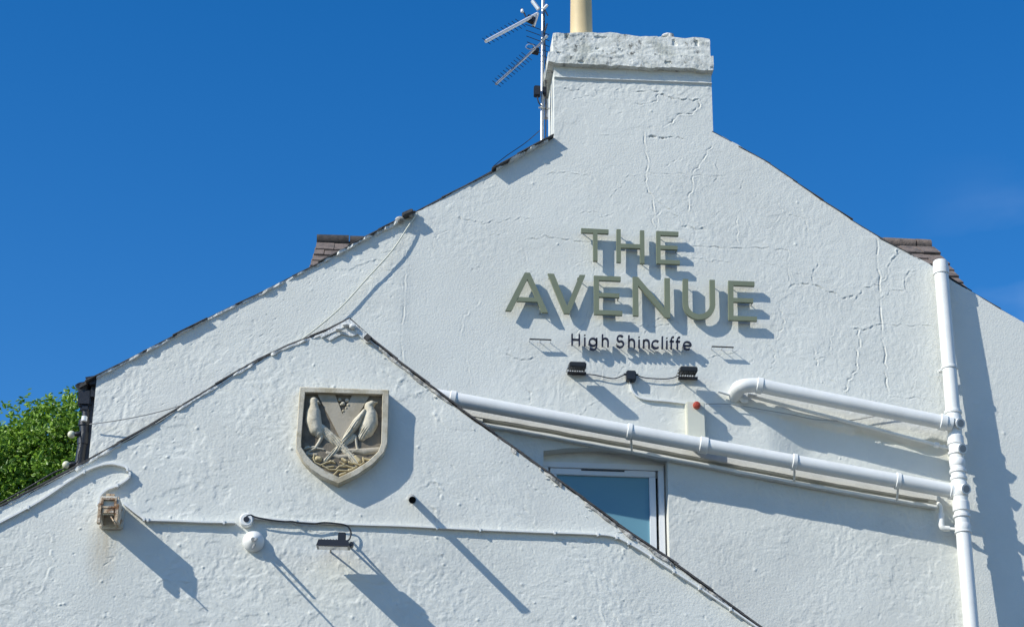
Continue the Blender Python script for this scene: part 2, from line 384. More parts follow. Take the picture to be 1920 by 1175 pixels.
BF = [(rng.uniform(-4.5, 3), rng.uniform(3, 7.5), rng.uniform(.004, .01), rng.uniform(.003, .007)) for _ in range(420)]
CR_F = [([(560, 985), (600, 1000), (640, 1002)], .004, .006, .003), ([(800, 940), (815, 955), (822, 985), (810, 1000)], .004, .008, .005),
        ([(790, 915), (815, 905), (828, 925), (818, 945)], .003, .008, .006), ([(1165, 1050), (1178, 1030), (1184, 1020)], .001, .006, .007),
        ([(775, 745), (795, 735), (803, 725)], .001, .006, .008), ([(745, 730), (752, 715), (760, 705)], .001, .006, .007),
        ([(90, 1000), (100, 1060), (70, 1110)], .002, .008, .005), ([(300, 1090), (380, 1085)], .002, .006, .004),
        ([(1030, 1010), (1080, 1015), (1130, 1020)], .004, .006, .002), ([(520, 650), (560, 640), (600, 650)], .002, .006, .003)]
for _ in range(26):
    x = random.uniform(0, 1100); y = random.uniform(900, 1175); a = random.choice([1.4, 1.7, .2, 1.2]); p = [(x, y)]
    for _ in range(3):
        a += random.gauss(0, .4); x += 16*math.cos(a); y += 16*math.sin(a); p.append((x, y))
    CR_F.append((p, .0005, .006, random.uniform(.001, .004)))
PATHS_F = [(crack_path(p, YF), a, wd, lf) for p, a, wd, lf in CR_F]
def h_front(X, Z):
    h = rough(X*.92+Z*.2, Z, 1, 1.15); pimples(h, X, Z, BF)
    for pth, a, wd, lf in PATHS_F: carve(h, X, Z, pth, a, wd*.85, lf*.7)
    return h

def sheet(acc, x0, x1, zb, zt, hf, Y, step=.0065, T=0, B=0, L_=0, R_=0, zero_edges=False):
    """detailed sheet of wall between two height lines; T/B/L/R: depth of the returns"""
    nx = max(2, int((x1-x0)/step)+1); xs = np.linspace(x0, x1, nx)
    b_, t_ = zb(xs), zt(xs); nz = max(2, int((t_-b_).max()/step)+1)
    v = np.linspace(0, 1, nz)[:, None]
    Z = b_[None]+(t_-b_)[None]*v; X = np.broadcast_to(xs[None], Z.shape)
    LAST[0] = np.zeros(X.size)
    H = hf(X.ravel().copy(), Z.ravel().copy()).reshape(Z.shape); dirt = LAST[0]
    V = np.stack([X, Y-H, Z], -1).reshape(-1, 3); idx = np.arange(nx*nz).reshape(nz, nx)
    Fc = [np.stack([idx[:-1, :-1], idx[:-1, 1:], idx[1:, 1:], idx[1:, :-1]], -1).reshape(-1, 4)]
    Vs = [V]; n = len(V)
    for ids, dep, flip in ((idx[-1], T, 0), (idx[0], B, 1), (idx[:, 0], L_, 0), (idx[:, -1], R_, 1)):
        if not dep: continue
        bk = V[ids].copy(); bk[:, 1] = Y+dep; Vs.append(bk); q = np.arange(len(ids))+n; n += len(ids)
        f = np.stack([ids[:-1], ids[1:], q[1:], q[:-1]], -1)
        if ids is not None and flip: f = f[:, ::-1]
        Fc.append(f)
    nv = sum(map(len, Vs)); acc.append((np.concatenate(Vs), np.concatenate(Fc), np.concatenate([dirt, np.zeros(nv-len(dirt))])))
def finish(acc, name, m, parent):
    V = []; Fc = []; n = 0
    for v, f, _ in acc: V.append(v); Fc.append(f+n); n += len(v)
    o = raw_mesh(name, np.concatenate(V), np.concatenate(Fc), m, parent, smooth=True)
    at = o.data.attributes.new('crack_dirt', 'FLOAT', 'POINT'); at.data.foreach_set('value', np.concatenate([d for _, _, d in acc]).astype(np.float32))
    return o
def edge_smooth_fix(ob, ang=50):
    me = ob.data
    if hasattr(me, 'set_sharp_from_angle'): me.set_sharp_from_angle(angle=math.radians(ang))

# ---------------------------------------------------------------- ground
g = MB().box((0, 10, -.5), (400, 400, 1)).build('ground', m_asphalt); g['kind'] = 'structure'

# ---------------------------------------------------------------- main building
pub = empty('pub_building', (0.3, 0, 0))
tag(pub, 'white rendered gabled pub wall with cracked paint, the tall one topped by the chimney', 'building')
XL = P(176, 760).x; XCL, XCR = P(1039, 200).x, P(1335.5, 200).x; XW = P(905, 800).x; XR = P(1797, 950).x; XE = P(2350, 900).x
vergeL = zline([(183, 705), (390, 598), (500, 545), (600, 494), (785, 396), (925, 322), (1039, 258)], 0)
vergeR = zline([(1335, 246), (1440, 305), (1545, 378), (1650, 447), (1750, 500), (1785, 525), (1850, 564), (1920, 606)], 0)
def wob(f, k, a=.012, fr=9): return lambda x: f(x)+fbm(x*fr, x*0+k, k, 3)*a
vL, vR = wob(vergeL, 5), wob(vergeR, 6)
ztc = zline([(1039, 110), (1336, 120)], 0)
ledge = zline([(845, 774), (905, 784), (1004, 801), (1126, 823), (1250, 846), (1383, 873), (1633, 919), (1757, 939), (1800, 947)], 0)
zlow = P(960, 1230).z
def const(z): return lambda x: np.full(np.shape(x), float(z))
acc = []
# below the verges the sheet is cut away from what the lower gable hides
gabF = zline([(0, 990), (165, 905), (655, 640), (905, 860)], 0)
sheet(acc, XL, XW, lambda x: np.minimum(gabF(x)-.25, vL(x)-.1), vL, h_main, 0, T=.3, L_=7)
sheet(acc, XW, XCL, ledge, vL, h_main, 0, T=.3, B=.25)
sheet(acc, XCL, XCR, ledge, ztc, h_main, 0, step=.0052, T=.45, B=.25)
sheet(acc, XCR, XR, ledge, vR, h_main, 0, step=.0052, T=.3, B=.25)
sheet(acc, XR, P(1990, 900).x, const(zlow), vR, h_main, 0, T=.3, L_=.25)
sheet(acc, P(1990, 900).x, XE, const(zlow), vR, h_main, 0, step=.015, T=.3, R_=7)
wall = finish(acc, 'wall', m_wall, pub); edge_smooth_fix(wall)
# chimney shaft sides
def quadside(mb, x, z0, z1, y0, y1): mb.add([(x, y0, z0), (x, y1, z0), (x, y1, z1), (x, y0, z1)], [[0, 1, 2, 3]])
# plain lower parts of the wall, out of the photograph
MB().box(((XL+XW)/2, .14, 2.0), (XW-XL, .2, 4.0)).build('lower_wall', m_wall, pub)
MB().box(((XR+XE)/2+.01, .15, zlow/2+.02), (XE-XR, .24, zlow)).build('lower_wall', m_wall, pub)
# recessed lower wall with the window
YL = .06
acc = []
WX0, WX1 = P(1019, 860, YL).x, P(1254, 960, YL).x
arch = zline([(1019, 845), (1060, 840), (1126, 838), (1190, 844), (1255, 861)], YL)
zwb = P(1130, 1330, YL).z; zlb = zwb-.2
ltop = lambda x: ledge(x)+.06
sheet(acc, XW-.3, WX0, const(zlb), ltop, h_low, YL, R_=.14)
sheet(acc, WX0, WX1, arch, ltop, h_low, YL, B=.14)
sheet(acc, WX1, XR+.05, const(zlb), ltop, h_low, YL, L_=.14)
low = finish(acc, 'recessed_wall', m_wall2, pub); edge_smooth_fix(low)
mb = MB().box(((XW+XR)/2, YL+.1, (zlb)/2), (XR-XW+.4, .2, zlb)); mb.build('lower_wall', m_wall2, pub)
# sloping ledge board
mb = MB(); n = 40; xs = np.linspace(P(860, 780).x, P(1757, 940).x, n); top = []; bot = []
zz = ledge(xs)
for i in range(n): bot.append((xs[i], zz[i]+.004+random.gauss(0, .0015))); top.append((xs[i], zz[i]+.085+random.gauss(0, .002)))
mb.prism(bot+top[::-1], -.004, YL-.002); mb.build('ledge_board', m_cream, pub)
mb = MB(); mb.prism([(x, z-.052) for x, z in bot]+[(x, z-.03) for x, z in bot[::-1]], .006, YL-.003); mb.build('ledge_batten', m_pvc, pub)

# chimney cap
cap = []
zc0, zc1, zc2 = zline([(1028, 118), (1150, 124), (1337, 131)], -.052), zline([(1028, 97), (1337, 107)], -.052), zline([(1040, 63), (1110, 59), (1200, 67), (1335, 74)], -.034)
def h_cap(X, Z): return rough(X*1.1, Z*1.2, 4, 1.7)+np.clip(fbm(X*7, Z*13, 9, 4)-.12, 0, 1)*.012-.01*(vnoise(X*17, Z*30, 3) > .42)
sheet(cap, P(1028, 110, -.052).x, P(1338, 120, -.052).x, wob(zc0, 3, .02, 14), wob(zc1, 4, .02, 14), h_cap, -.052, T=.6, B=.6, L_=.6, R_=.6)
sheet(cap, P(1037, 80, -.034).x, P(1331, 80, -.034).x, lambda x: zc1(x)-.01, wob(zc2, 7, .02, 8), h_cap, -.034, T=.55, L_=.55, R_=.55)
cp = finish(cap, 'chimney_cap', m_cap, pub); edge_smooth_fix(cp)
sd = MB()
for x, vf in ((XCL, vergeL), (XCR, vergeR)):
    zs = np.linspace(float(vf(x))-.06, float(ztc(x))+.002, 160); LAST[0] = 0.0; hh = h_main(np.full(160, x), zs.copy()); k = len(sd.v)
    sd.add([(x, -h_+.0, z) for z, h_ in zip(zs, hh)]+[(x, .45, z) for z in zs], [[q, 160+q, 161+q, q+1] for q in range(159)])
sd.add([(XCL, .45, P(1039, 400).z), (XCR, .45, P(1039, 400).z), (XCR, .45, P(1039, 100).z), (XCL, .45, P(1039, 100).z)], [[0, 1, 2, 3]])
sd.build('chimney_side', m_wall2, pub)
pz = P(1090, 66, .14)
pot = MB(); pts = [pz+Vector((0, 0, a)) for a in (-.1, .0, .5, .52, .56, .6)]
pot.tube(pts, [.088, .086, .08, .09, .09, .08], 28, cap=False)
pot.tube([pz+Vector((0, 0, a)) for a in (.6, .3)], [.066, .062], 28, cap=True); pot.build('chimney_pot', m_pot, pub)
lump = MB().sphere(P(1252, 69, .1), .045, (1.1, 1, .5), 14, 8); lump.build('mortar_lump', m_wmortar, pub)
MB().tube([P(1258, 69, .05)+Vector((0, 0, -.01)), P(1258, 69, .05)+Vector((0, 0, .018))], .022, 12).build('vent_cap', m_grey, pub)

# roofs and verge slates
def roof_slab(pts, y0, y1, th, name, m, parent, dz=.012):
    mb = MB(); n = len(pts)
    top = [(x, z+dz+th) for x, z in pts]; bot = [(x, z+dz) for x, z in pts]
    mb.prism(bot+top[::-1], y0, y1); return mb.build(name, m, parent)
def vpts(f, xa, xb, n=12): return [(float(x), float(f(x))) for x in np.linspace(xa, xb, n)]
roof_slab(vpts(vergeL, XL-.12, XCL-.002), .06, 7, .03, 'roof', m_slate, pub)
roof_slab(vpts(vergeR, XCR+.002, XE), .06, 7, .03, 'roof', m_slate, pub)
def verge(f, xa, xb, Y, over, pitch, parent, th=.007, lift=.004, jit=.006, m=m_slate, nm='slate', dip=1):
    x = xa; i = 0
    sgn = 1 if f(xb) > f(xa) else -1
    while x < xb:
        x2 = min(xb, x+pitch*random.uniform(.92, 1.08)); z1, z2 = float(f(x)), float(f(x2))
        a = math.atan2(z2-z1, x2-x); ln = math.hypot(x2-x, z2-z1)+.03
        o = over+random.gauss(0, jit)
        c = Vector(((x+x2)/2, Y+.13-o/2, (z1+z2)/2+lift+th/2+random.gauss(0, .0015)))
        R = Matrix.Rotation(-(a-sgn*.022), 3, 'Y')@Matrix.Rotation(random.gauss(0, .01), 3, 'Z')
        MB().box(c, (ln, .26+o, th), R).build(nm, m, parent); x = x2; i += 1
def mortar_strip(f, xa, xb, Y, over, hgt, m, parent, name='mortar_bed', gaps=0.0, seed=0, step=.012, drop=0.0):
    """ragged bedding under the verge slates"""
    xs = np.arange(xa, xb, step); z = f(xs); n = len(xs)
    hh = hgt*(.55+1.2*np.abs(fbm(xs*11, xs*0+seed, seed, 3)))
    oo = over*(.75+1.3*fbm(xs*22, xs*0+seed+3, seed+2, 4))
    g = vnoise(xs*7, xs*0+seed, seed+5)+.5 < gaps
    hh = np.where(g, .002, hh); oo = np.where(g, .001, oo)
    V = []; z = z-drop
    for i in range(n):
        V += [(xs[i], Y-oo[i], z[i]+.002), (xs[i], Y-oo[i]*.92, z[i]-hh[i]*.75), (xs[i], Y+.02, z[i]-hh[i]), (xs[i], Y+.02, z[i]+.002)]
    fs = [[4*i+k, 4*i+4+k, 4*i+4+(k+1) % 4, 4*i+(k+1) % 4] for i in range(n-1) for k in range(4)]
    return MB().add(V, fs).build(name, m, parent)
xa785, xa600 = P(785, 396).x, P(600, 494).x
verge(vergeL, XL-.06, xa600, 0, .016, .2, pub, th=.005, lift=.001, jit=.007)
verge(vergeL, xa600, P(775, 400).x, 0, .04, .2, pub)
verge(vergeL, P(775, 400).x, P(925, 322).x, 0, .006, .2, pub, jit=.002)
verge(vergeL, P(925, 322).x, P(1034, 262).x, 0, .055, .2, pub, jit=.004)
verge(vergeR, XCR+.004, P(1990, 640).x, 0, .004, .2, pub, th=.005, lift=.0, jit=.003)
mortar_strip(vergeL, XL, xa600, 0, .018, .02, m_wmortar, pub, seed=1)
mortar_strip(vergeL, xa600, P(750, 410).x, 0, .036, .022, m_wmortar, pub, seed=2)
mortar_strip(vergeL, P(930, 320).x, P(1030, 264).x, 0, .05, .016, m_wmortar, pub, seed=4)
MB().box(P(764, 407, -.03)+Vector((0, 0, .02)), (.085, .09, .03), Matrix.Rotation(-.5, 3, 'Y'), .006).build('loose_slate', m_slate, pub)
for a_, b_ in ((P(750, 412, -.03), .03), (P(772, 404, -.03), .022)):
    MB().sphere(a_, b_, (1.2, 1, .8), 8, 6).build('mortar_lump', m_mortar, pub)

# window in the recessed wall
win = empty('window', P(1135, 1300, YL+.1)); win.parent = pub; win.location = (0, 0, 0); win.matrix_parent_inverse = pub.matrix_world.inverted()
bpy.context.view_layer.update()
win.matrix_parent_inverse = Matrix.Translation(-Vector(pub.location))
YW = YL+.1
def rect(mb, x0, x1, z0, z1, ya, yb, bev=0): mb.box(((x0+x1)/2, (ya+yb)/2, (z0+z1)/2), (x1-x0, yb-ya, z1-z0), None, bev)
def fr(mb, x0, x1, z0, z1, wd, ya, yb, bev=.003):
    rect(mb, x0, x1, z1-wd, z1, ya, yb, bev); rect(mb, x0, x1, z0, z0+wd, ya, yb, bev)
    rect(mb, x0, x0+wd, z0+wd+.0005, z1-wd-.0005, ya, yb, bev); rect(mb, x1-wd, x1, z0+wd+.0005, z1-wd-.0005, ya, yb, bev)
fx0, fx1 = WX0+.004, WX1-.012
fzt = P(1135, 868, YW).z; fzb = zwb+.02
mb = MB(); fr(mb, fx0, fx1, fzb, fzt, .04, YW, YW+.06); mb.build('window_frame', m_upvc, win)
gz1 = P(1130, 890, YW).z; gx0 = P(1044, 900, YW).x; gx1 = P(1219, 960, YW).x
mb = MB(); cw = .045
fr(mb, gx0-cw, gx1+cw, fzb+.035, gz1+cw, cw, YW+.012, YW+.055); mb.build('casement', m_upvc, win)
mb = MB(); rect(mb, gx0-.005, gx1+.005, fzb+.05, gz1+.005, YW+.035, YW+.045); mb.build('pane', m_glass, win)
vp = P(1130, 880.5, YW)
mb = MB(); rect(mb, P(1090, 880, YW).x, P(1171, 880, YW).x, vp.z-.005, vp.z+.004, YW+.006, YW+.02); mb.build('trickle_vent', m_black, win)
mb = MB(); xs = np.linspace(WX0, WX1, 12); za = arch(xs)
mb.prism([(float(x), float(z)+.03) for x, z in zip(xs, za)]+[(float(x), fzt-.001) for x in xs[::-1]], YW+.008, YW+.06); mb.build('arch_infill', m_cream, win)
mb = MB(); rect(mb, WX0-.03, WX1+.03, zwb-.05, zwb+.02, YL-.04, YW+.05); mb.build('window_sill', m_upvc, win)
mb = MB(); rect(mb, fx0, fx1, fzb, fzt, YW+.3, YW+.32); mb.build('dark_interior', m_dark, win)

# ---------------------------------------------------------------- rear cross roof seen behind both shoulders
rear = empty('rear_roof_building', (0.3, 4, 0)); tag(rear, 'brown tiled roof of the range behind the white gable, its two ends showing', 'building')
YR = 2.2; ang = math.radians(42)
rl = P(594, 452, YR+1.2); rr_ = P(1746, 461, YR+1.2); zr = (rl.z+rr_.z)/2+.0
RT = Vector((0, YR+1.2, 0)); dn = Vector((0, -math.cos(ang), -math.sin(ang))); nrm = Vector((0, -math.sin(ang), math.cos(ang)))
def tile_at(x, c, wd, parent, zt, gauge=.17):
    o = Vector((x+wd/2, YR+1.2, zt))+dn*(c*gauge+.13+.1)+nrm*(.022+random.gauss(0, .004))
    R = Matrix.Rotation(ang, 3, 'X')
    b_ = MB().box((0, 0, 0), (wd-.006, .24, .02), Matrix.Rotation(-.085+random.gauss(0, .012), 3, 'X'))
    b_.v = [tuple(R @ Vector(v)+o) for v in b_.v]; return b_
for (xa, xb, zt, side) in ((rl.x, rl.x+.62, rl.z, -1), (rr_.x-.75, rr_.x, rr_.z, 1)):
    for c in range(7):
        ext = c*.035*(1 if side > 0 else .012)
        x = xa-(c % 2)*.0 if side < 0 else xa
        x = xa; end = xb+(-c*.006 if side > 0 else 0); start = xa-(c*.008 if side < 0 else 0)
        x = start+(0 if c % 2 else -.08 if side > 0 else 0)
        first = True
        while x < end-.02:
            wd = min(.165 if not (first and c % 2) else .09, end-x); first = False
            tile_at(x, c, wd, rear, zt).build('roof_tile', m_tile, rear); x += wd
    x = xa
    while x < xb-.02:
        ln = min(.3, xb-x); p0 = Vector((x, YR+1.2, zt+.0)); 
        MB().tube([p0, p0+Vector((ln-.01, 0, random.gauss(0, .003)))], .062, 14).build('ridge_tile', m_ridge if side < 0 else m_tile, rear); x += ln
mb = MB()   # roof deck under the tiles and the far slope
za, zb_ = rl.z, rr_.z; x0, x1 = rl.x+.02, rr_.x-.02
A = Vector((x0, YR+1.2, za)); B_ = Vector((x1, YR+1.2, zb_)); k = 1.25
mb.add([A, B_, B_+dn*k+Vector((-.06, 0, 0)), A+dn*k, A+Vector((0, 1.2, -1)), B_+Vector((0, 1.2, -1))], [[0, 3, 2, 1], [0, 1, 5, 4]])
mb.build('roof_deck', m_ridge, rear)
ev = B_+dn*1.12
mb = MB().box(ev+Vector((-.12, .14, -.12)), (.1, .4, .13)); mb.build('eave_fascia', m_ridge, rear)
mb = MB().box(ev+Vector((-.03, .1, -.13)), (.05, .3, .13)); mb.build('fascia_board', m_grey, rear)
mb = MB().box(((x0+x1)/2, YR+1.3, (zb_-1.3)/2), (x1-x0-.1, 1.0, zb_-1.3)); mb.build('wall', m_wall, rear)

# ---------------------------------------------------------------- front gable (lower extension)
ext = empty('gable_extension', (P(655, 1100, YF).x, YF, 0)); tag(ext, 'lower white roughcast gable in front, with the stone shield on it', 'building')
fL = zline([(-250, 1085), (0, 950), (160, 866), (290, 793), (440, 700), (500, 665), (560, 640), (610, 622), (655, 598)], YF)
fR = zline([(655, 598), (690, 632), (750, 680), (880, 780), (1020, 880), (1160, 985), (1250, 1045), (1330, 1105), (1430, 1180), (1700, 1385)], YF)
XA = P(655, 600, YF).x; XFL = P(-230, 1050, YF).x; XFR = P(1690, 1300, YF).x
gab = lambda x: np.where(np.asarray(x) < XA, fL(x), fR(x))
gw = wob(lambda x: gab(x)-.012, 8, .012, 12)
zfl = P(960, 1225, YF).z
acc = []
sheet(acc, XFL, XA, const(zfl), gw, h_front, YF, T=.3); sheet(acc, XA, P(1500, 1225, YF).x, lambda x: np.minimum(zfl, gw(x)-.02), gw, h_front, YF, T=.3)
fo = finish(acc, 'wall', m_wall2, ext); edge_smooth_fix(fo)
mb = MB(); xe = P(1500, 1225, YF).x
mb.prism([(XFL, 0), (XFR, 0), (XFR, float(fR(XFR))-.03), (xe, min(zfl, float(fR(xe)))-.03), (XFL, zfl+.02)], YF+.03, YF+.2)
mb.build('lower_wall', m_wall2, ext)
roof_slab(vpts(fL, XFL-.1, XA-.001, 16), YF+.05, -.03, .03, 'roof', m_slate, ext, .004)
roof_slab(vpts(fR, XA+.001, XFR, 16), YF+.05, -.03, .03, 'roof', m_slate, ext, .004)
verge(fL, XFL, XA-.1, YF, .006, .2, ext, th=.009, lift=.0, jit=.006)
verge(fR, XA+.1, XFR, YF, .01, .2, ext, th=.011, lift=.0, jit=.004)
mortar_strip(fL, XFL, XA-.1, YF, .011, .02, m_wmortar, ext, gaps=.35, seed=3, drop=.006)
mortar_strip(fR, XA+.12, xe, YF, .014, .03, m_mortar, ext, gaps=.42, seed=6, drop=.01)
# ridge tile at the apex: an inverted V of stone
ap = P(655, 597, YF-.02); 
def vpt(x, y): q = P(x, y, YF-.03); return (q.x, q.z)
mb = MB(); mb.prism([vpt(600, 626), vpt(655, 596), vpt(694, 628), vpt(693, 640), vpt(686, 640), vpt(655, 607), vpt(603, 631)], YF-.018, YF+.45); mb.build('ridge_tile', m_wmortar, ext)
mb = MB(); mb.prism([vpt(612, 632), vpt(640, 610), vpt(655, 603), vpt(668, 612), vpt(676, 622), vpt(660, 628), vpt(640, 624), vpt(618, 636)], YF-.012, YF+.1); mb.build('mortar_bed', m_wmortar, ext)
mb = MB().sphere(P(661, 612, YF-.03), .02, (1.2, 1, .9), 8, 6).sphere(P(648, 609, YF-.03), .016, (1.4, 1, .7), 8, 6).sphere(P(636, 617, YF-.03), .014, (1.8, 1, .7), 8, 6).build('mortar_lump', m_wmortar, ext)
mb = MB(); q = P(689, 634, YF-.02); mb.box(q, (.035, .05, .035), Matrix.Rotation(.7, 3, 'Y')); mb.build('ridge_end', m_slate, ext)
# drip marks left by render at right: small flakes stuck along the edge
for i in range(26):
    px = random.uniform(700, 1420); py = float(np.interp(px, [655, 690, 750, 880, 1020, 1160, 1250, 1330, 1430], [598, 632, 680, 780, 880, 985, 1045, 1105, 1180]))+random.uniform(7, 16)
    MB().sphere(P(px, py, YF-.002), random.uniform(.004, .009), (1.8, .6, .7), 6, 4).build('mortar_lump', m_wmortar, ext)

adopt(rear); adopt(ext)
for c in pub.children:
    if c is not win: c.matrix_parent_inverse = Matrix.Translation(-Vector(pub.location))

def thing(name, loc, label, cat, group=None):
    o = empty(name, loc); tag(o, label, cat, group); o['_w'] = 1; return o
def done(o):
    del o['_w']; inv = Matrix.Translation(-Vector(o.location))
    for c in o.children: c.matrix_parent_inverse = inv

# ---------------------------------------------------------------- sign: THE AVENUE
YS0, YS1 = -.062, -.036
sign = thing('wall_sign', P(1190, 560, -.01), 'large olive green raised capitals reading THE AVENUE on the white wall', 'sign')
def pl(pts, Y=YS0): return [(P(a, b, Y).x, P(a, b, Y).z) for a, b in pts]
def letter(polys, lab, mtl=m_olive, parent=sign):
    mb = MB()
    for i, q in enumerate(polys): mb.prism(pl(q), YS0+.0012*i, YS1-.0012*i)
    for q in polys[:1]:      # fixing pins to the wall
        for k in (0, len(q)//2):
            c = Vector((sum(p[0] for p in q)/len(q), sum(p[1] for p in q)/len(q))); p = Vector(q[k])*.9+c*.1
            a = P(p.x, p.y, YS0)
            mb.tube([(a.x, YS1-.002, a.z), (a.x, .006, a.z)], .0035, 6)
    o = mb.build('letter', mtl, parent); o['label'] = lab; return o
s = .04
def E(x0, x1, yt, yb, st, bt, xm, xb, ym):
    f = lambda x: (x-x0)*s
    return [(x0, yt), (x1, yt+f(x1)), (x1, yt+bt+f(x1)), (x0+st, yt+bt+f(x0+st)), (x0+st, ym+f(x0+st)), (xm, ym+f(xm)), (xm, ym+bt+f(xm)-.5), (x0+st, ym+bt+f(x0+st)-.5),
            (x0+st+.2, yb-bt+f(x0+st)), (xb, yb-bt+f(xb)), (xb, yb+f(xb)), (x0+.6, yb)]
letter([[(1089.7, 427.6), (1141.3, 430.2), (1141.2, 438), (1120.4, 437), (1120.6, 488.9), (1112.4, 488.6), (1112.2, 436.5), (1090, 435.8)]], 'letter T of THE')
letter([[(1156, 429.4), (1164, 429.7), (1164.2, 456.5), (1200.3, 458), (1200.2, 431.6), (1208.2, 432), (1208.6, 493.4), (1200.6, 493), (1200.4, 465.6), (1164.3, 464), (1164.5, 491.4), (1156.4, 491)]], 'letter H of THE')
letter([E(1230.6, 1272.3, 432.8, 493.6, 8, 7.5, 1270.6, 1275, 459.3)], 'letter E of THE')
letter([[(984, 510.7), (993.6, 511), (1027.7, 585.8), (1016.6, 585.4), (988.8, 523), (958.9, 582.2), (947.5, 581.8)],
        [(972, 556.5), (1008, 558), (1008, 565.6), (969, 564.2)]], 'letter A of AVENUE')
letter([[(1027, 512.4), (1038.8, 513), (1063.3, 573), (1086.8, 515), (1097.8, 515.4), (1068, 587.4), (1057.8, 587)]], 'letter V of AVENUE')
letter([E(1113.5, 1164, 516.4, 588.6, 9.7, 8.2, 1161.5, 1167, 548)], 'first letter E of AVENUE')
letter([[(1186.6, 518.6), (1196.4, 519), (1246.6, 578.5), (1246.1, 520.8), (1256.2, 521.2), (1256.8, 595.2), (1247.8, 594.8), (1196.8, 535), (1197.6, 591.6), (1187.2, 591.2)]], 'letter N of AVENUE')
U = [(1280.3, 522.6), (1290.5, 523)]
for i in range(0, 13):
    a = math.pi*(1-i/12); U.append((1311+20.5*math.cos(a), 569.5+.5*math.cos(a)+19*math.sin(a)))
U += [(1330.7, 524.2), (1340.6, 524.6)]
for i in range(0, 15):
    a = math.pi*i/14; U.append((1311+30.3*math.cos(a), 570+1*math.cos(a)+28.6*math.sin(a)))
letter([U], 'letter U of AVENUE')
letter([E(1365.6, 1414.8, 525.8, 599.4, 9.7, 8.2, 1412.5, 1419.5, 557.5)], 'last letter E of AVENUE')
done(sign)

sub = thing('wall_lettering', P(1185, 645, -.01), 'small dark blue mixed-case lettering reading High Shincliffe under the green capitals', 'sign')
def arc(cx, cy, r, a0, a1, n=10, ry=None):
    return [(cx+r*math.cos(math.radians(a0+(a1-a0)*i/n)), cy+(ry or r)*math.sin(math.radians(a0+(a1-a0)*i/n))) for i in range(n+1)]
XH, CH = 15.5, 21.5
def glyph(ch):
    if ch == 'H': return [[(0, 0), (0, CH)], [(13.5, 0), (13.5, CH)], [(0, 11), (13.5, 11)]]
    if ch == 'i': return [[(0, 0), (0, XH)], [(0, XH+4.2), (0, XH+5.2)]]
    if ch == 'l': return [[(0, 0), (0, CH+1.5)]]
    if ch == 'g': return [arc(7, 7.6, 6.8, 0, 360, 16), [(14, XH), (14, 1), (13.2, -3)]+arc(7, -1.5, 6.2, -20, -150, 7, 5)]
    if ch == 'h': return [[(0, 0), (0, CH+1)], [(0, 8)]+arc(5.2, 9.5, 5.2, 180, 0, 8, 6)+[(10.4, 0)]]
    if ch == 'n': return [[(0, 0), (0, XH)], [(0, 8)]+arc(5, 9.5, 5, 180, 0, 8, 6)+[(10, 0)]]
    if ch == 'S': return [arc(6.5, 16, 5.6, 35, 180, 8, 5.6)+arc(6.8, 15.2, 5.9, 190, 262, 4, 5)+arc(6, 5.9, 6.4, 80, -150, 11, 5.9)]
    if ch == 'c': return [arc(7, 7.6, 7, 45, 315, 12)]
    if ch == 'f': return [[(0, 0), (0, 17)]+arc(4, 18, 4, 180, 75, 5, 4.5), [(-3, XH-1), (5, XH-1)]]
    if ch == 'e': return [[(.8, 7.4), (14.2, 7.4)]+arc(7.4, 7.6, 7, 0, 310, 14)]
for ch, x in (('H', 1073), ('i', 1096.8), ('g', 1105), ('h', 1130), ('S', 1157), ('h', 1179.5), ('i', 1198.6), ('n', 1207.3), ('c', 1223), ('l', 1242.2), ('i', 1250.7), ('f', 1259), ('f', 1270.5), ('e', 1281.5)):
    mb = MB()
    for st in glyph(ch):
        pp = [P(x+u, 646.5+(x+u-1072)*.037-v, YS0) for u, v in st]
        path = []
        for i, p in enumerate(pp):
            path.append(p)
        strip(mb, path, .0105, YS0+.022, YS0)
    a = P(x, 646+(x-1072)*.037-7, YS0); mb.tube([(a.x, YS0+.02, a.z), (a.x, .006, a.z)], .0025, 5)
    o = mb.build('letter', m_navy, sub); o['label'] = 'letter '+ch
done(sub)

# ---------------------------------------------------------------- small wall brackets either side of the sign
def bracket(xa, ya, xb, yb, lab):
    t = thing('wall_bracket', P((xa+xb)/2, ya, -.01), lab, 'bracket', 'thin steel bar brackets under the sign')
    a, b_ = P(xa, ya, -.06), P(xb, yb, -.06); mb = MB(); mb.box(((a.x+b_.x)/2, -.05, (a.z+b_.z)/2), (b_.x-a.x, .018, .004), None); mb.build('bar', m_blackiron, t)
    for k in (.02, .5, .98):
        p = a.lerp(b_, k); MB().tube([(p.x, -.045, p.z), (p.x, .008, p.z)], .0022, 6).build('rod', m_metal, t)
    done(t)
bracket(993, 634, 1034, 636.5, 'thin dark bar bracket below the letter A of AVENUE, left of the small lettering')
bracket(1335, 648, 1376, 650.5, 'thin dark bar bracket right of the small lettering, below the last letter of AVENUE')

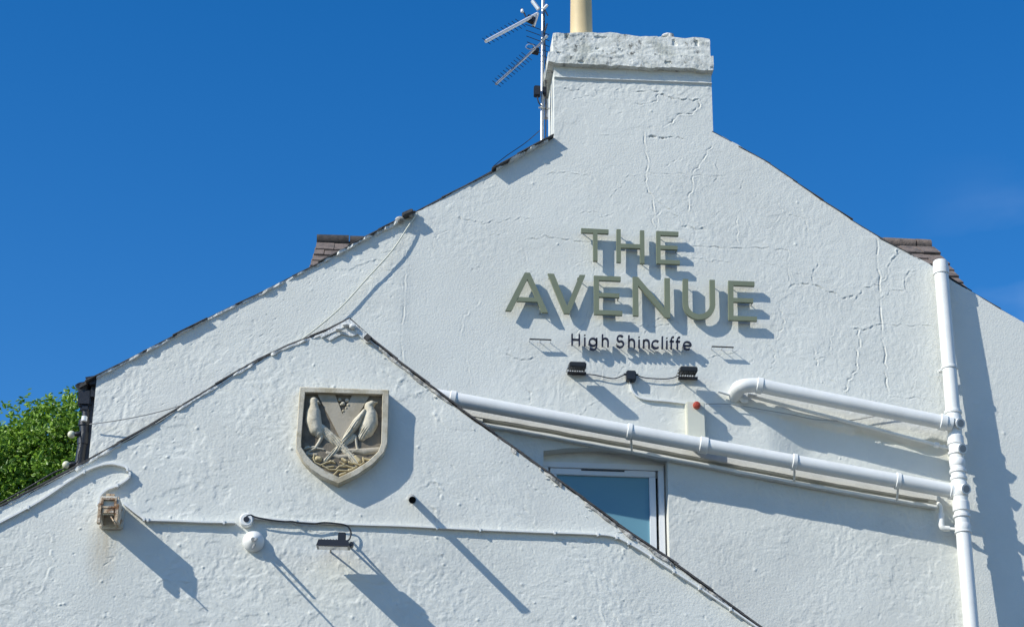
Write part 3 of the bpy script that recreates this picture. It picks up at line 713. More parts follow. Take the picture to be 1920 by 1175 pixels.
# ---------------------------------------------------------------- floodlights under the sign, junction box
def flood(xa, xb, y0, y1, yb, lab):
    t = thing('floodlight', P((xa+xb)/2, yb, -.01), lab, 'floodlight', 'pair of black floodlights under the sign')
    Yh = -.2; a, b_ = P(xa+4, y0, Yh), P(xb, y1, Yh); cx, cz, wd, hh = (a.x+b_.x)/2, (a.z+b_.z)/2, b_.x-a.x, a.z-b_.z
    R = Matrix.Rotation(math.radians(28), 3, 'X')
    R = Matrix.Rotation(math.radians(9), 3, 'X'); cy_ = -.13; cz = cz+.022
    mb = MB().box((cx, cy_, cz), (wd, .13, .036), R, .006)
    for i in range(7): mb.box(Vector((cx-wd*.42+i*wd*.14, cy_+.01, cz-.022)), (.004, .11, .01), R)
    mb.build('lamp_body', m_black, t)
    MB().box(Vector((cx, cy_, cz))+R@Vector((0, -.0, .019)), (wd*.86, .12, .004), R).build('lamp_glass', m_lens, t)
    p0, p1 = P(xa-1, yb-3, -.02), P(xb, yb+1, -.02)
    mb = MB(); mb.box(((p0.x+p1.x)/2, -.012, (p0.z+p1.z)/2), (wd*1.12, .034, .014)); mb.build('back_plate', m_black, t)
    for x in (cx-wd*.53, cx+wd*.53):
        MB().tube([(x, -.01, p0.z), (x, -.1, p0.z+.003), (x, -.13, cz-.01), (x*1, -.13, cz)], .004, 6).build('arm', m_metal, t)
    done(t); return t
flood(1064, 1100, 677, 693, 700, 'black floodlight under the sign, left of the square junction box')
flood(1272, 1309, 686, 701, 709, 'black floodlight under the sign, right of the square junction box')
t = thing('junction_box', P(1183, 705, 0), 'small square black junction box between the two floodlights under the sign', 'junction box')
q = P(1183, 705, -.03); MB().box((q.x, -.028, q.z), (.068, .056, .072), None, .006).build('box_body', m_black, t)
MB().tube([(q.x-.05, -.03, q.z+.012), (q.x-.034, -.03, q.z+.012)], .008, 8).tube([(q.x+.034, -.03, q.z+.012), (q.x+.052, -.03, q.z+.012)], .008, 8).tube([(q.x, -.03, q.z-.05), (q.x, -.03, q.z-.036)], .008, 8).build('cable_gland', m_black, t); done(t)
def cable(name, pts, Y, r, m, lab, n=7, cat='cable', sm=True, grp=None):
    pp = [P(a, b_, Y if not c else c[0]) for a, b_, *c in pts]
    o = MB().tube(smooth_path(pp) if sm else pp, r, n).build(name, m); tag(o, lab, cat, grp); return o
cable('power_cable', [(1072, 702), (1110, 702), (1145, 709), (1160, 707), (1176, 699)], -.022, .004, m_black, 'black cable from the left floodlight to the square junction box')
cable('power_cable', [(1190, 699), (1205, 707), (1240, 710), (1262, 708), (1280, 700)], -.022, .004, m_black, 'black cable from the square junction box to the right floodlight')
mb = MB(); strip(mb, smooth_path([P(1181, 714, -.02), P(1185, 730, -.02), P(1195, 742, -.02), P(1215, 748, -.02), P(1250, 751, -.02), P(1285, 755, -.02)]), .011, .006, -.022)
tag(mb.build('cable_conduit', m_pvc), 'white conduit from the junction box down to the cream alarm box', 'conduit')
cable('sagging_wire', [(1323, 757), (1360, 757), (1400, 762), (1432, 768), (1480, 776), (1530, 786), (1590, 788), (1650, 778), (1700, 772)], -.03, .0035, m_grey, 'thin grey wire sagging from the alarm box along below the upper waste pipe')
# alarm box
t = thing('alarm_box', P(1304, 800, 0), 'cream upright alarm box with a red dome on the wall above the long waste pipe', 'alarm box')
a, b_ = P(1287, 752, -.085), P(1324, 830, -.085)
MB().box(((a.x+b_.x)/2, -.04, (a.z+b_.z)/2), (b_.x-a.x, .09, a.z-b_.z), None, .006).build('box_body', m_alarm, t)
q = P(1306.5, 759, -.1); MB().tube([(q.x, -.084, q.z), (q.x, -.105, q.z), (q.x, -.117, q.z), (q.x, -.121, q.z)], [.026, .026, .021, .01], 20).build('red_dome', m_red, t); done(t)

# ---------------------------------------------------------------- waste pipes
def pipe_run(name, p0, p1, r, col, lab, extra=None, m=m_pvc, sock=1.16):
    t = thing(name, p0, lab, 'pipe'); p0, p1 = Vector(p0), Vector(p1)
    if extra: path = extra(p0, p1)
    else: path = [p0, p1]
    MB().tube(path, r, 20).build('pipe_length', m, t)
    d = (p1-p0).normalized()
    for k, ln in col:
        c = p0.lerp(p1, k); MB().tube([c-d*ln/2, c-d*(ln/2-.004), c+d*(ln/2-.006), c+d*ln/2], [r*1.02, r*sock, r*sock, r*1.04], 20).build('collar', m, t)
        # holding clip back to the wall
    return t
YP = -.125
a, b_ = P(800, 739, YP), P(1790, 921, YP)
def kx(px): return (P(px, 800, YP).x-a.x)/(b_.x-a.x)
t = pipe_run('waste_pipe', a, b_, .0515, [(kx(848), .045), (kx(1180), .035), (kx(1318), .06), (kx(1486), .035), (kx(1676), .035), (kx(1776), .05)],
             'long white waste pipe sloping across the wall above the window')
for px in (1184, 1487, 1677):
    k = kx(px); c = a.lerp(b_, k); MB().tube([c+Vector((0, .02, -.045)), c+Vector((.02, .14, -.1))], .008, 6).build('clip', m_pvc, t)
done(t)
a, b_ = P(1420, 722, -.125), P(1785, 795, -.165)
def elb(p0, p1):
    q = P(1392, 722, -.125); return smooth_path([Vector((q.x-.025, .1, q.z-.03)), Vector((q.x-.03, -.0, q.z-.03)), Vector((q.x-.012, -.11, q.z-.008)), p0, p0.lerp(p1, .1)], 5)+[p1]
t = pipe_run('waste_pipe', a, b_, .051, [(.012, .045), (.955, .05)], 'upper white waste pipe leaving the wall by an elbow and running to the stack', elb)
c = P(1398, 722, YP); done(t)
# thin pipe below it
t = thing('overflow_pipe', P(1350, 735, -.05), 'thin white pipe under the upper waste pipe, with stub and fittings at both ends', 'pipe')
Yt = -.035
MB().tube([P(1347, 733, Yt), P(1385, 745, Yt)], .0105, 10).build('stub', m_pvc, t)
MB().tube([P(1383, 743, Yt), P(1389, 746, Yt)], .017, 12).tube([P(1388, 746, Yt), P(1394, 752, Yt), P(1402, 752, Yt)], .014, 10).build('elbow', m_pvc, t)
MB().tube([P(1402, 741, Yt), P(1418, 744, Yt)], .017, 10).build('elbow', m_pvc, t)
MB().tube([P(1402, 741, Yt), P(1757, 834, Yt)], .0125, 12).build('pipe_length', m_pvc, t)
MB().tube([P(1752, 833, Yt-.02), P(1760, 835, Yt-.02)], .021, 12).build('elbow', m_pvc, t)
MB().tube([P(1758, 835, Yt-.02), P(1795, 843, Yt-.04)], .011, 10).build('pipe_length', m_pvc, t)
MB().tube([P(1768, 837, Yt-.024), P(1772, 838, Yt-.024)], .017, 10).tube([P(1780, 839.5, Yt-.03), P(1784, 840, Yt-.03)], .018, 10).build('collar', m_pvc, t); done(t)
# soil stack
YT0, YT1 = -.075, -.2
top = P(1764, 503, YT0); bot = P(1826, 1230, YT1)
def st(py):
    k = (py-503)/(1230-503); k = k  # parameter by image height
    lo, hi = 0., 1.
    for _ in range(30):
        m_ = (lo+hi)/2; q = top.lerp(bot, m_)-CAM; yy = 587.5-F*q.dot(up)/q.dot(fw)
        if yy < py: lo = m_
        else: hi = m_
    return top.lerp(bot, lo)
t = thing('soil_stack', (bot.x, bot.y, 0), 'tall white vertical soil stack with collars and access caps at the right of the wall', 'pipe')
dv = (bot-top).normalized(); end = top+dv*((top.z)/-dv.z)
MB().tube([top, end], .0505, 24).build('pipe_length', m_pvc, t)
MB().tube([top-dv*.055, top-dv*.045, top-dv*.0, top+dv*.0, top+dv*.05, top+dv*.052], [.05, .054, .056, .058, .058, .052], 24).build('vent_cap', m_pvc, t)
for i in range(6):
    an = math.radians(200+28*i); p = top-dv*.042+Vector((math.cos(an)*.047, math.sin(an)*.047, 0)); MB().box(p, (.005, .006, .016)).build('vent_slot', m_black, t)
for py, ln, rr in ((690, .028, 1.14), (773, .03, 1.2), (785, .05, 1.12), (826, .07, 1.14), (850, .03, 1.16), (868, .055, 1.1), (884, .03, 1.18), (897, .03, 1.16), (918, .11, 1.1), (950, .075, 1.16), (968, .03, 1.2), (990, .06, 1.08), (998, .02, 1.16)):
    c = st(py); r = .0505
    MB().tube([c-dv*ln/2, c-dv*(ln/2-.006), c+dv*(ln/2-.006), c+dv*ln/2], [r*1.01, r*rr, r*rr, r*1.01], 24).build('collar', m_pvc, t)
for py in (795, 842, 917):
    c = st(py); d = Vector((.3, -1, -.25)).normalized()
    MB().tube([c, c+d*.075], .034, 20).build('branch', m_pvc, t)
    MB().tube([c+d*.07, c+d*.082], .037, 20).build('access_cap', m_pvc, t); MB().tube([c+d*.078, c+d*.0835], .026, 18).build('cap_recess', m_grey, t)
for py, px in ((795, 1778), (919, 1780)):
    c = st(py); MB().tube([Vector((P(px, py, YP).x, YP, c.z+.015)), c-Vector((.0, 0, .03))], .05, 18).build('branch', m_pvc, t)
c = st(693); MB().box(c+Vector((-.035, .03, 0)), (.06, .06, .014)).tube([c+Vector((-.075, .03, -.004)), c+Vector((-.05, .03, 0))], .009, 8).build('clip', m_pvc, t)
done(t)
# small condensate pipe with elbow beside the stack
t = thing('condensate_pipe', P(1765, 985, 0), 'short white elbowed pipe joining the stack low down beside the end of the ledge', 'pipe')
Yc = -.03
MB().tube(smooth_path([P(1740, 940, .05), P(1757, 942, .02), P(1764, 950, Yc), P(1765, 965, Yc)], 4), .013, 10).build('pipe_length', m_pvc, t)
MB().tube(smooth_path([P(1765, 962, Yc), P(1765, 980, Yc), P(1768, 989, Yc), P(1780, 991, Yc)], 4), .021, 12).build('elbow', m_pvc, t)
MB().tube([P(1775, 990, Yc), P(1808, 993, Yc-.05)], .011, 10).build('pipe_length', m_pvc, t)
MB().tube([P(1796, 992, Yc-.03), P(1800, 992.5, Yc-.03)], .019, 10).build('collar', m_pvc, t); done(t)

# ---------------------------------------------------------------- loose wires on the tall gable
cable('aerial_wire', [(783, 398, -.02), (765, 425, -.035), (735, 470, -.042), (690, 520, -.04), (640, 575, -.035), (590, 618, -.032), (540, 655, -.035), (500, 690, -.03)], -.05, .0055, m_alarm,
      'thin pale aerial wire running down the tall gable from the verge')
cable('telephone_wire', [(168, 795, -.03), (230, 786, -.06), (300, 771, -.052), (380, 745, -.06), (460, 705, -.05)], -.05, .004, m_grey, 'thin dark wire across the far left end of the tall gable')
cable('mast_wire', [(1012, 245, .2), (985, 268, .1), (950, 292, .05), (925, 312, .02)], 0, .003, m_black, 'thin black wire from the aerial mast down the verge beside the chimney')

# ---------------------------------------------------------------- things on the front gable
def shield():
    t = thing('stone_shield', P(640, 820, YF), 'carved stone shield with two crossing birds, a letter V and berries on the lower gable', 'shield')
    K = 4.895
    YB = YF-.045; YFR = YF-.088
    def Z(a, b_, Y): return P(540+a/K, 700+b_/K, Y)
    outer = [(108, 120), (520, 136), (928, 150), (922, 420), (914, 640), (880, 725), (780, 830), (640, 925), (462, 1012), (300, 940), (200, 868), (128, 790), (72, 690), (72, 620), (90, 370)]
    inner = [(158, 172), (520, 182), (866, 192), (862, 420), (856, 640), (830, 712), (740, 800), (612, 882), (468, 950), (340, 890), (238, 820), (172, 748), (122, 672), (122, 610), (138, 380)]
    def ring(pts, Y): return [Z(a, b_, Y) for a, b_ in pts]
    n = len(outer); cx, cy_ = 495, 560
    def sc(pts, k): return [(cx+(a-cx)*k, cy_+(b_-cy_)*k) for a, b_ in pts]
    V = ring(sc(outer, 1.0), YF+.01)
    # keep sides perpendicular to the wall: reuse xz of the front outline
    fo_ = ring(outer, YFR+.008); fi = ring(sc(outer, .985), YFR); ii = ring(sc(inner, 1.012), YFR); ib = ring(inner, YFR+.008)
    lv = [[(p.x, YF+.01, p.z) for p in fo_], [(p.x, p.y, p.z) for p in fo_], [tuple(p) for p in fi], [tuple(p) for p in ii], [tuple(p) for p in ib], [(p.x, YB+.004, p.z) for p in ib]]
    vs = sum(lv, []); fs = [[l_*n+i, l_*n+(i+1) % n, (l_+1)*n+(i+1) % n, (l_+1)*n+i] for l_ in range(5) for i in range(n)]
    MB().add(vs, fs).build('shield_frame', m_stone, t)
    bk = [(p.x, YB, p.z) for p in ib]; MB().add(bk, [list(range(n))]).build('shield_field', m_field, t)
    # letter V
    vv = [(268, 182), (428, 184), (500, 372), (594, 188), (756, 190), (496, 625)]
    q = [(Z(a, b_, YB-.01).x, Z(a, b_, YB-.01).z) for a, b_ in vv]; MB().prism(q, YB-.011, YB+.001).build('letter_v', m_vee, t)
    for a, b_, r in ((474, 243, 17), (541, 247, 19), (505, 277, 19), (553, 290, 15), (535, 318, 13), (508, 345, 14), (487, 285, 12)):
        MB().sphere(Z(a, b_, YB-.006), r/K/286, (1, 1, 1), 12, 8).build('berry', m_stone, t)
    # carved relief as real height
    def relief(name, shapes, m, step=3.0, ripple=None):
        fat = 1.05 if name == 'bird' else 1.0
        xs = np.arange(60, 940, step); ys = np.arange(120, 1020, step); A, B = np.meshgrid(xs, ys)
        H = np.zeros_like(A)
        for (pts, rad, hgt) in shapes:
            for i in range(len(pts)-1 if len(pts) > 1 else 1):
                (x0, y0), (x1, y1) = pts[i], pts[min(i+1, len(pts)-1)]; ra_, rb = rad[i], rad[min(i+1, len(rad)-1)]; h0, h1 = hgt[i], hgt[min(i+1, len(hgt)-1)]
                dx, dy = x1-x0, y1-y0; L2 = dx*dx+dy*dy+1e-9; tt = np.clip(((A-x0)*dx+(B-y0)*dy)/L2, 0, 1)
                d = np.hypot(A-x0-tt*dx, B-y0-tt*dy); r = (ra_+(rb-ra_)*tt)*fat
                H = np.maximum(H, np.where(d < r, (h0+(h1-h0)*tt)*np.sqrt(np.clip(1-(d/r)**2, 0, 1)), 0))
        if ripple is not None: H = np.where(H > 0, np.maximum(H+ripple(A, B, H), .0005), 0)
        ok = H > 0
        X, Zz = PA(540+A/K, 700+B/K, YB-.01)
        cell = ok[:-1, :-1] | ok[1:, :-1] | ok[:-1, 1:] | ok[1:, 1:]
        idx = np.arange(A.size).reshape(A.shape)
        f = np.stack([idx[:-1, :-1], idx[1:, :-1], idx[1:, 1:], idx[:-1, 1:]], -1)[cell]
        V = np.stack([X, YB+.0015-H, Zz], -1).reshape(-1, 3); used = np.unique(f); mp_ = np.zeros(A.size, int); mp_[used] = np.arange(len(used))
        return raw_mesh(name, V[used], mp_[f], m, t, True)
    def feather(x0, y0, ang, k0, amp, along):
        c, s_ = math.cos(ang), math.sin(ang)
        def f(A, B, H):
            u = (A-x0)*c+(B-y0)*s_; v = -(A-x0)*s_+(B-y0)*c
            return np.where(u > along, -amp*np.abs(np.sin(v*k0+.6*np.sin(u*.03)))*np.clip((u-along)/60, 0, 1), 0)+fbm(A*.03, B*.03, 3, 3)*.002
        return f
    relief('bird', [([(236, 256), (238, 292)], [42, 40], [.036, .038]), ([(238, 292), (234, 360), (234, 430), (252, 500)], [40, 62, 70, 64], [.038, .048, .052, .046]),
                    ([(252, 500), (285, 545)], [62, 40], [.046, .034]), ([(300, 500), (390, 575), (480, 645), (632, 820)], [42, 44, 36, 24], [.026, .022, .018, .014]),
                    ([(278, 262), (292, 276)], [10, 6], [.036, .03])],
           m_bird, ripple=feather(250, 380, math.radians(47), .16, .006, 150))
    relief('bird_leg', [([(310, 575), (290, 620), (250, 680)], [20, 15, 12], [.02, .016, .014]), ([(260, 668), (200, 675), (150, 686)], [10, 10, 8], [.014, .012, .01]),
                        ([(255, 680), (210, 700), (165, 724)], [10, 9, 7], [.014, .012, .01]), ([(255, 678), (330, 692)], [10, 7], [.012, .009]), ([(190, 664), (160, 672)], [7, 6], [.012, .01])], m_stone)
    relief('bird', [([(744, 296), (768, 278)], [40, 32], [.038, .034]), ([(772, 272), (816, 262)], [17, 7], [.032, .016]), ([(742, 306), (756, 380), (752, 450), (722, 515), (680, 575)], [40, 62, 72, 66, 38], [.038, .048, .052, .046, .034]),
                    ([(700, 350), (630, 450), (560, 545), (505, 620)], [22, 40, 32, 20], [.046, .048, .04, .028]), ([(600, 580), (500, 645), (335, 795)], [32, 28, 16], [.022, .016, .012])],
           m_bird, ripple=feather(730, 350, math.radians(128), .17, .007, 110))
    relief('bird_leg', [([(620, 590), (630, 650), (640, 695)], [15, 11, 12], [.02, .016, .014]), ([(640, 695), (590, 716)], [14, 9], [.016, .012]), ([(645, 695), (700, 715), (760, 712)], [14, 11, 8], [.016, .013, .01])], m_stone)
    relief('mound', [([(560, 700), (700, 712), (835, 695)], [16, 32, 26], [.012, .016, .012]), ([(360, 720), (470, 760), (600, 745)], [14, 20, 16], [.008, .01, .008]), ([(170, 730), (260, 740)], [14, 14], [.008, .008])], m_vee)
    vine = [([(232, 770), (250, 815), (300, 838), (360, 812), (420, 800)], [9]*5, [.014]*5), ([(320, 845), (380, 880), (440, 880), (470, 850), (540, 845), (600, 860)], [9]*6, [.014]*6),
            ([(240, 740), (232, 800)], [7, 7], [.012, .012]), ([(420, 930), (460, 885), (560, 890), (630, 850)], [9]*4, [.014]*4), ([(690, 770), (695, 810), (660, 835), (600, 820)], [9]*4, [.014]*4),
            ([(620, 760), (655, 800)], [16, 22], [.014, .02]), ([(270, 778), (290, 780)], [26, 24], [.02, .02]), ([(500, 780), (530, 800)], [14, 16], [.016, .02]), ([(560, 812), (585, 822)], [14, 12], [.018, .016]),
            ([(350, 860), (420, 848)], [12, 8], [.014, .012]), ([(480, 925), (530, 905)], [12, 8], [.014, .012]), ([(390, 800), (430, 815)], [11, 9], [.016, .014]), ([(700, 780), (760, 790)], [10, 12], [.014, .014]),
            ([(180, 770), (215, 775)], [10, 8], [.012, .012]), ([(480, 810), (520, 830), (470, 850)], [8, 8, 8], [.014]*3), ([(560, 880), (620, 870)], [12, 7], [.014, .01])]
    relief('vine', vine, m_vine, step=2.6)
    done(t)
shield()

# rusty bracketed lamp housing
t = thing('rusty_lamp_housing', P(205, 950, YF), 'rusty white box lamp housing sticking out from the lower gable at the far left', 'lamp housing')
Yh = YF-.22
def hp(a, b_): q = P(160+a/7.342, 840+b_/7.342, Yh); return Vector((q.x, Yh, q.z))
tl, tr_, bl, br = hp(225, 655), hp(420, 665), hp(185, 1000), hp(450, 1000)
x0, x1 = hp(215, 800).x, hp(425, 800).x; zt, zb_ = hp(300, 655).z, hp(300, 900).z
mb = MB(); rect(mb, x0, x1, zt-.012, zt, Yh, YF+.01); mb.build('hood_top', m_rust, t)
mb = MB(); rect(mb, x0-.012, x0, zb_-.02, zt-.001, Yh+.002, YF+.01); mb.build('side_panel', m_rust, t)
mb = MB(); rect(mb, x1, x1+.012, zb_-.02, zt-.001, Yh+.002, YF+.01); mb.build('side_panel', m_rust, t)
mb = MB(); fr(mb, x0, x1, zb_+.035, zt-.013, .012, Yh-.008, Yh+.006, 0); rect(mb, x0+.012, x1-.012, zb_+.005, zb_+.034, Yh-.004, Yh+.008); mb.build('front_frame', m_rustd, t)
mb = MB(); rect(mb, x0+.012, x1-.012, zb_+.0, zt-.02, Yh+.012, Yh+.02); mb.build('inner_panel', m_alarm, t)
for x in (x0-.006, x1+.006):
    mb = MB(); rect(mb, x-.009, x+.009, zb_-.06, zt-.05, Yh-.012, Yh+.03); mb.build('bracket_leg', m_rustd, t)
mb = MB(); rect(mb, x0+.02, x1-.02, zt, zt+.022, Yh+.02, Yh+.08); mb.build('hood_vent', m_rustd, t)
mb = MB(); mb.box(((x0+x1)/2, YF-.02, (zt+zb_)/2-.02), (x1-x0+.05, .05, zt-zb_+.03), None, .008); mb.build('back_box', m_rust, t)
mb = MB(); mb.tube([(x1-.03, Yh+.02, zb_-.01), (x1+.0, Yh-.05, zb_-.06)], .004, 6).build('rod', m_rustd, t)
done(t)
# round dish-like siren
t = thing('siren', P(475, 1012, YF), 'white cone-shaped fitting with a thin rod on the lower gable, under the round junction box', 'siren')
c = P(475, 1013, YF-.03); c.y = YF
MB().tube([c+Vector((0, y, 0)) for y in (.01, -.02, -.035, -.06, -.075)], [.066, .066, .058, .026, .008], 24).build('cone_body', m_pvc, t)
MB().tube([c+Vector((-.002, -.055, .0)), c+Vector((0, -.085, -.005))], .012, 8).build('nose', m_grey, t)
dd = Vector((.0, -1, -.40))
MB().tube([c+Vector((.01, -.02, -.02)), c+Vector((.01, -.02, -.02))+dd*.24], [.008, .005], 6).build('rod', m_grey, t)
MB().tube([c+Vector((.02, -.02, .02)), c+Vector((.02, -.02, .02))+dd*.17], [.01, .007], 6).build('rod', m_grey, t); done(t)
t = thing('round_junction_box', P(462, 973, YF), 'small round white junction box where the white conduit meets the black cable', 'junction box')
c = P(462, 973, YF-.045); c.y = YF
MB().tube([c+Vector((0, y, 0)) for y in (.01, -.04, -.045)], [.042, .042, .036], 20).build('box_body', m_pvc, t)
MB().tube([c+Vector((.0, -.044, .0)), c+Vector((0, -.05, 0))], .018, 14).build('cable_gland', m_black, t); done(t)
# conduits on the gable
def conduit(pts, hgt, dep, lab, m=m_pvc, clips=(), smooth=True):
    pp = [P(a, b_, YF-dep) for a, b_ in pts]; path = smooth_path(pp) if smooth else pp
    t = thing('cable_conduit', pp[0], lab, 'conduit'); mb = MB(); strip(mb, path, hgt, YF+.008, YF-dep); mb.build('conduit_run', m, t)
    for k in clips:
        p = path[int(k*(len(path)-1))]; MB().box((p.x, YF-dep/2-.003, p.z-.002), (.012, dep+.006, hgt+.012)).build('clip', m, t)
    done(t)
conduit([(-60, 1010), (0, 978), (40, 957), (80, 934), (130, 900), (170, 877), (205, 868), (232, 873), (241, 881)], .011, .022, 'white conduit curving up along the left slope of the lower gable', clips=(.3, .6, .97))
conduit([(243, 884), (242, 893), (230, 903), (215, 911), (200, 917), (188, 928), (183, 945)], .011, .026, 'short hooked white conduit dropping to the rusty lamp housing', clips=(.1, .45))
conduit([(231, 942), (262, 966), (277, 973), (330, 975), (380, 977), (440, 978)], .011, .03, 'white conduit from the rusty lamp housing to the round junction box', clips=(.35, .42, .95))
conduit([(472, 969), (520, 973), (640, 981), (760, 985), (880, 991), (1000, 996), (1110, 1000), (1150, 1004), (1185, 1020), (1230, 1048), (1300, 1093), (1370, 1140), (1450, 1195)], .009, .03,
        'long white conduit across the lower gable and down its right slope', clips=(.12, .3, .36, .45, .52, .6, .66, .74, .8, .86, .93))
cable('power_cable', [(462, 967), (470, 965), (480, 969), (500, 973), (530, 977), (548, 977), (565, 980), (590, 981), (610, 979), (645, 983), (655, 990), (658, 1000), (655, 1010), (650, 1014)], YF-.042, .0052, m_black,
      'thick black cable from the round junction box to the long floodlight')
# long floodlight
t = thing('floodlight', P(628, 1020, YF), 'long black floodlight facing down on the lower gable, below the stone shield', 'floodlight')
Yf = YF-.24
def fp(a, b_): return P(430+a/6.62, 940+b_/6.62, Yf)
a, b_ = fp(1085, 540), fp(1500, 540); z0 = fp(1290, 535).z; wd = b_.x-a.x; cx = (a.x+b_.x)/2
R = Matrix.Rotation(math.radians(11), 3, 'X')
bm_ = MB()
vs = []
for (y, z, k) in ((-.16, -.018, 1.0), (.15, -.018, 1.0), (.13, .02, .88), (-.14, .02, .88)):
    for s_ in (-1, 1): vs.append(R@Vector((s_*wd/2*k, y, z))+Vector((cx, Yf, z0)))
bm_.add(vs, [[0, 1, 3, 2], [2, 3, 5, 4], [4, 5, 7, 6], [6, 7, 1, 0], [0, 2, 4, 6], [1, 7, 5, 3]]); bm_.build('lamp_body', m_black, t)
MB().box(R@Vector((0, -.005, -.0195))+Vector((cx, Yf, z0)), (wd*.86, .26, .003), R).build('lamp_glass', m_lens, t)
mb = MB(); 
for i in range(9): mb.box(R@Vector((-wd*.36+i*wd*.09, .0, .024))+Vector((cx, Yf, z0)), (.003, .18, .01), R)
mb.build('cooling_fins', m_black, t)
q = fp(1395, 485); MB().box(Vector((q.x, Yf+.02, z0+.05)), (.048, .07, .055), None, .004).build('driver_box', m_black, t)
q = fp(1515, 520); MB().tube([(q.x, Yf, z0+.01), (q.x, Yf+.05, z0+.01)], .014, 10).build('pivot', m_black, t)
MB().tube([(cx+wd*.5+.0, Yf+.05, z0+.01), (cx+wd*.56, YF+.0, z0+.09)], .007, 8).tube([(cx+wd*.5+.0, Yf+.05, z0+.01), (cx+wd*.5, YF-.02, z0+.05), (cx+wd*.5, YF, z0+.05)], .007, 8).build('arm', m_grey, t); MB().tube([(cx-wd*.1, Yf+.1, z0+.03), (cx-wd*.1, YF, z0+.02)], .006, 8).build('arm', m_grey, t)
done(t)
# spout
t = thing('overflow_spout', P(768, 927, YF), 'dark open pipe end poking out of the lower gable, right of the stone shield', 'pipe')
c = P(771, 932, YF); d = Vector((.0, -1, -.36)).normalized()
MB().tube([c-d*.03, c+d*.36], .022, 16, cap=False).build('pipe_length', m_grey, t); MB().tube([c+d*.352, c+d*.37], .024, 16, cap=False).build('rim', m_blackiron, t)
MB().tube([c+d*.34, c+d*.345], .0215, 16).build('dark_bore', m_dark, t); done(t)

# ---------------------------------------------------------------- aerials
t = thing('television_aerial', P(1017, 262, .25), 'pair of television aerials with dipole bars on a steel mast beside the chimney', 'aerial')
Ya = .25
mb = MB().tube([P(1016, 275, Ya), P(1017, 110, Ya), P(1019, -60, Ya)], .0135, 10); mb.build('mast', m_metal, t)
MB().tube([P(1023, 270, Ya-.03), P(1024, 175, Ya-.02), P(1020, 20, Ya-.015)], .005, 6).build('coax_cable', m_black, t)
def yagi(pa, pb, Yend, n, lab, rad, ma, elem, end_y):
    A, B = P(*pa, Ya-.05), P(*pb, Yend)
    b_ = MB(); b_.tube([A, B], rad, 8); o = b_.build('boom', ma, t); o['label'] = lab
    for i in range(n):
        p = A.lerp(B, .34+.65*i/(n-1)); w_ = elem*.75*(1-.25*i/n)
        MB().tube([p-Vector((w_*.75, w_*.5, -w_*.26)), p+Vector((w_*.75, w_*.5, -w_*.26))], .0024, 4).build('director_rod', m_blackiron, t)
yagi((1008, 26), (911, 78), -.15, 10, 'bright upper boom', .0135, m_alu, .075, 0)
yagi((1016, 80), (930, 158), -.15, 12, 'lower boom', .0095, m_metal, .075, 0)
def plate(p, q, w_, m=m_alu, Y=Ya-.06): MB().tube([P(*p, Y), P(*q, Y)], w_, 6).build('reflector_bar', m, t)
plate((998, 2), (1010, 18), .016); plate((1007, 28), (1000, 50), .014); plate((1018, 18), (1026, 10), .012); plate((1018, 12), (1027, 30), .005, m_blackiron)
plate((1016, 76), (1026, 68), .012, m_metal); plate((1020, 64), (1026, 45), .006, m_blackiron); plate((978, 16), (986, 32), .006, m_blackiron)
MB().sphere(P(979, 21, Ya-.1), .016, (.8, .8, 1.2), 8, 6).build('dipole_end', m_alu, t)
for i in range(5):
    y = 40+i*11; plate((985+i*1, y+6), (1014, y+16), .0028, m_blackiron); 
    plate((1020, y+22), (1030, y+26), .0028, m_blackiron)
q = P(995, 37, Ya-.08); MB().box(q, (.065, .05, .05), Matrix.Rotation(.45, 3, 'Y'), .005).build('balun_box', m_black, t)
q = P(1004, 96, Ya-.08); MB().box(q, (.055, .05, .045), Matrix.Rotation(.2, 3, 'Y'), .005).build('balun_box', m_black, t)
lp = [P(994+8*math.cos(a*math.pi/6), 88+5*math.sin(a*math.pi/6), Ya-.1) for a in range(12)]; MB().tube(lp+[lp[0]], .0035, 6).build('folded_dipole', m_metal, t)
q = P(1007, 172, Ya-.04); MB().box(q, (.05, .05, .085), None, .006).build('amplifier_box', m_black, t)
q = P(1021, 172, Ya+.0); MB().box(q, (.03, .05, .06), None, .004).build('bracket', m_blackiron, t)
q = P(1024, 205, Ya+.02); MB().box(q, (.03, .04, .16)).tube([P(1010, 202, Ya-.02), P(1030, 204, Ya)], .007, 8).build('bracket', m_metal, t)
MB().tube(smooth_path([P(1007, 180, Ya-.05), P(1010, 192, Ya-.05), P(1016, 200, Ya-.03)]), .005, 6).build('coax_cable', m_black, t); done(t)

# ---------------------------------------------------------------- rainwater goods on the far left corner
t = thing('rainwater_downpipe', P(150, 900, .1), 'black rainwater head and downpipe at the far left corner of the tall gable', 'drainpipe')
Yd = .12
def hxp(a, b_, Y=Yd): return P(130+a/5.34, 680+b_/5.34, Y)
c = hxp(150, 225); 
MB().tube([hxp(148, 215)-Vector((0, 0, 0)), hxp(148, 225), hxp(150, 270), hxp(150, 300)], [.05, .062, .045, .042], 16).build('hopper_rim', m_blackiron, t)
mb = MB(); q = hxp(160, 365); mb.box(q, (.09, .09, .115), None, .01); q = hxp(165, 440); mb.box(q, (.07, .07, .09), None, .015); mb.build('hopper_head', m_blackiron, t)
MB().tube([hxp(168, 470), hxp(168, 540), hxp(150, 620)], .028, 12).tube([hxp(150, 600), hxp(155, 700), hxp(130, 830), hxp(105, 990), hxp(60, 1500)], .034, 14).build('pipe_length', m_blackiron, t)
for y in (605, 790): q = hxp(150-(y-600)*.07, y); MB().tube([q+Vector((0, 0, .02)), q-Vector((0, 0, .02))], .04, 14).build('collar', m_blackiron, t)
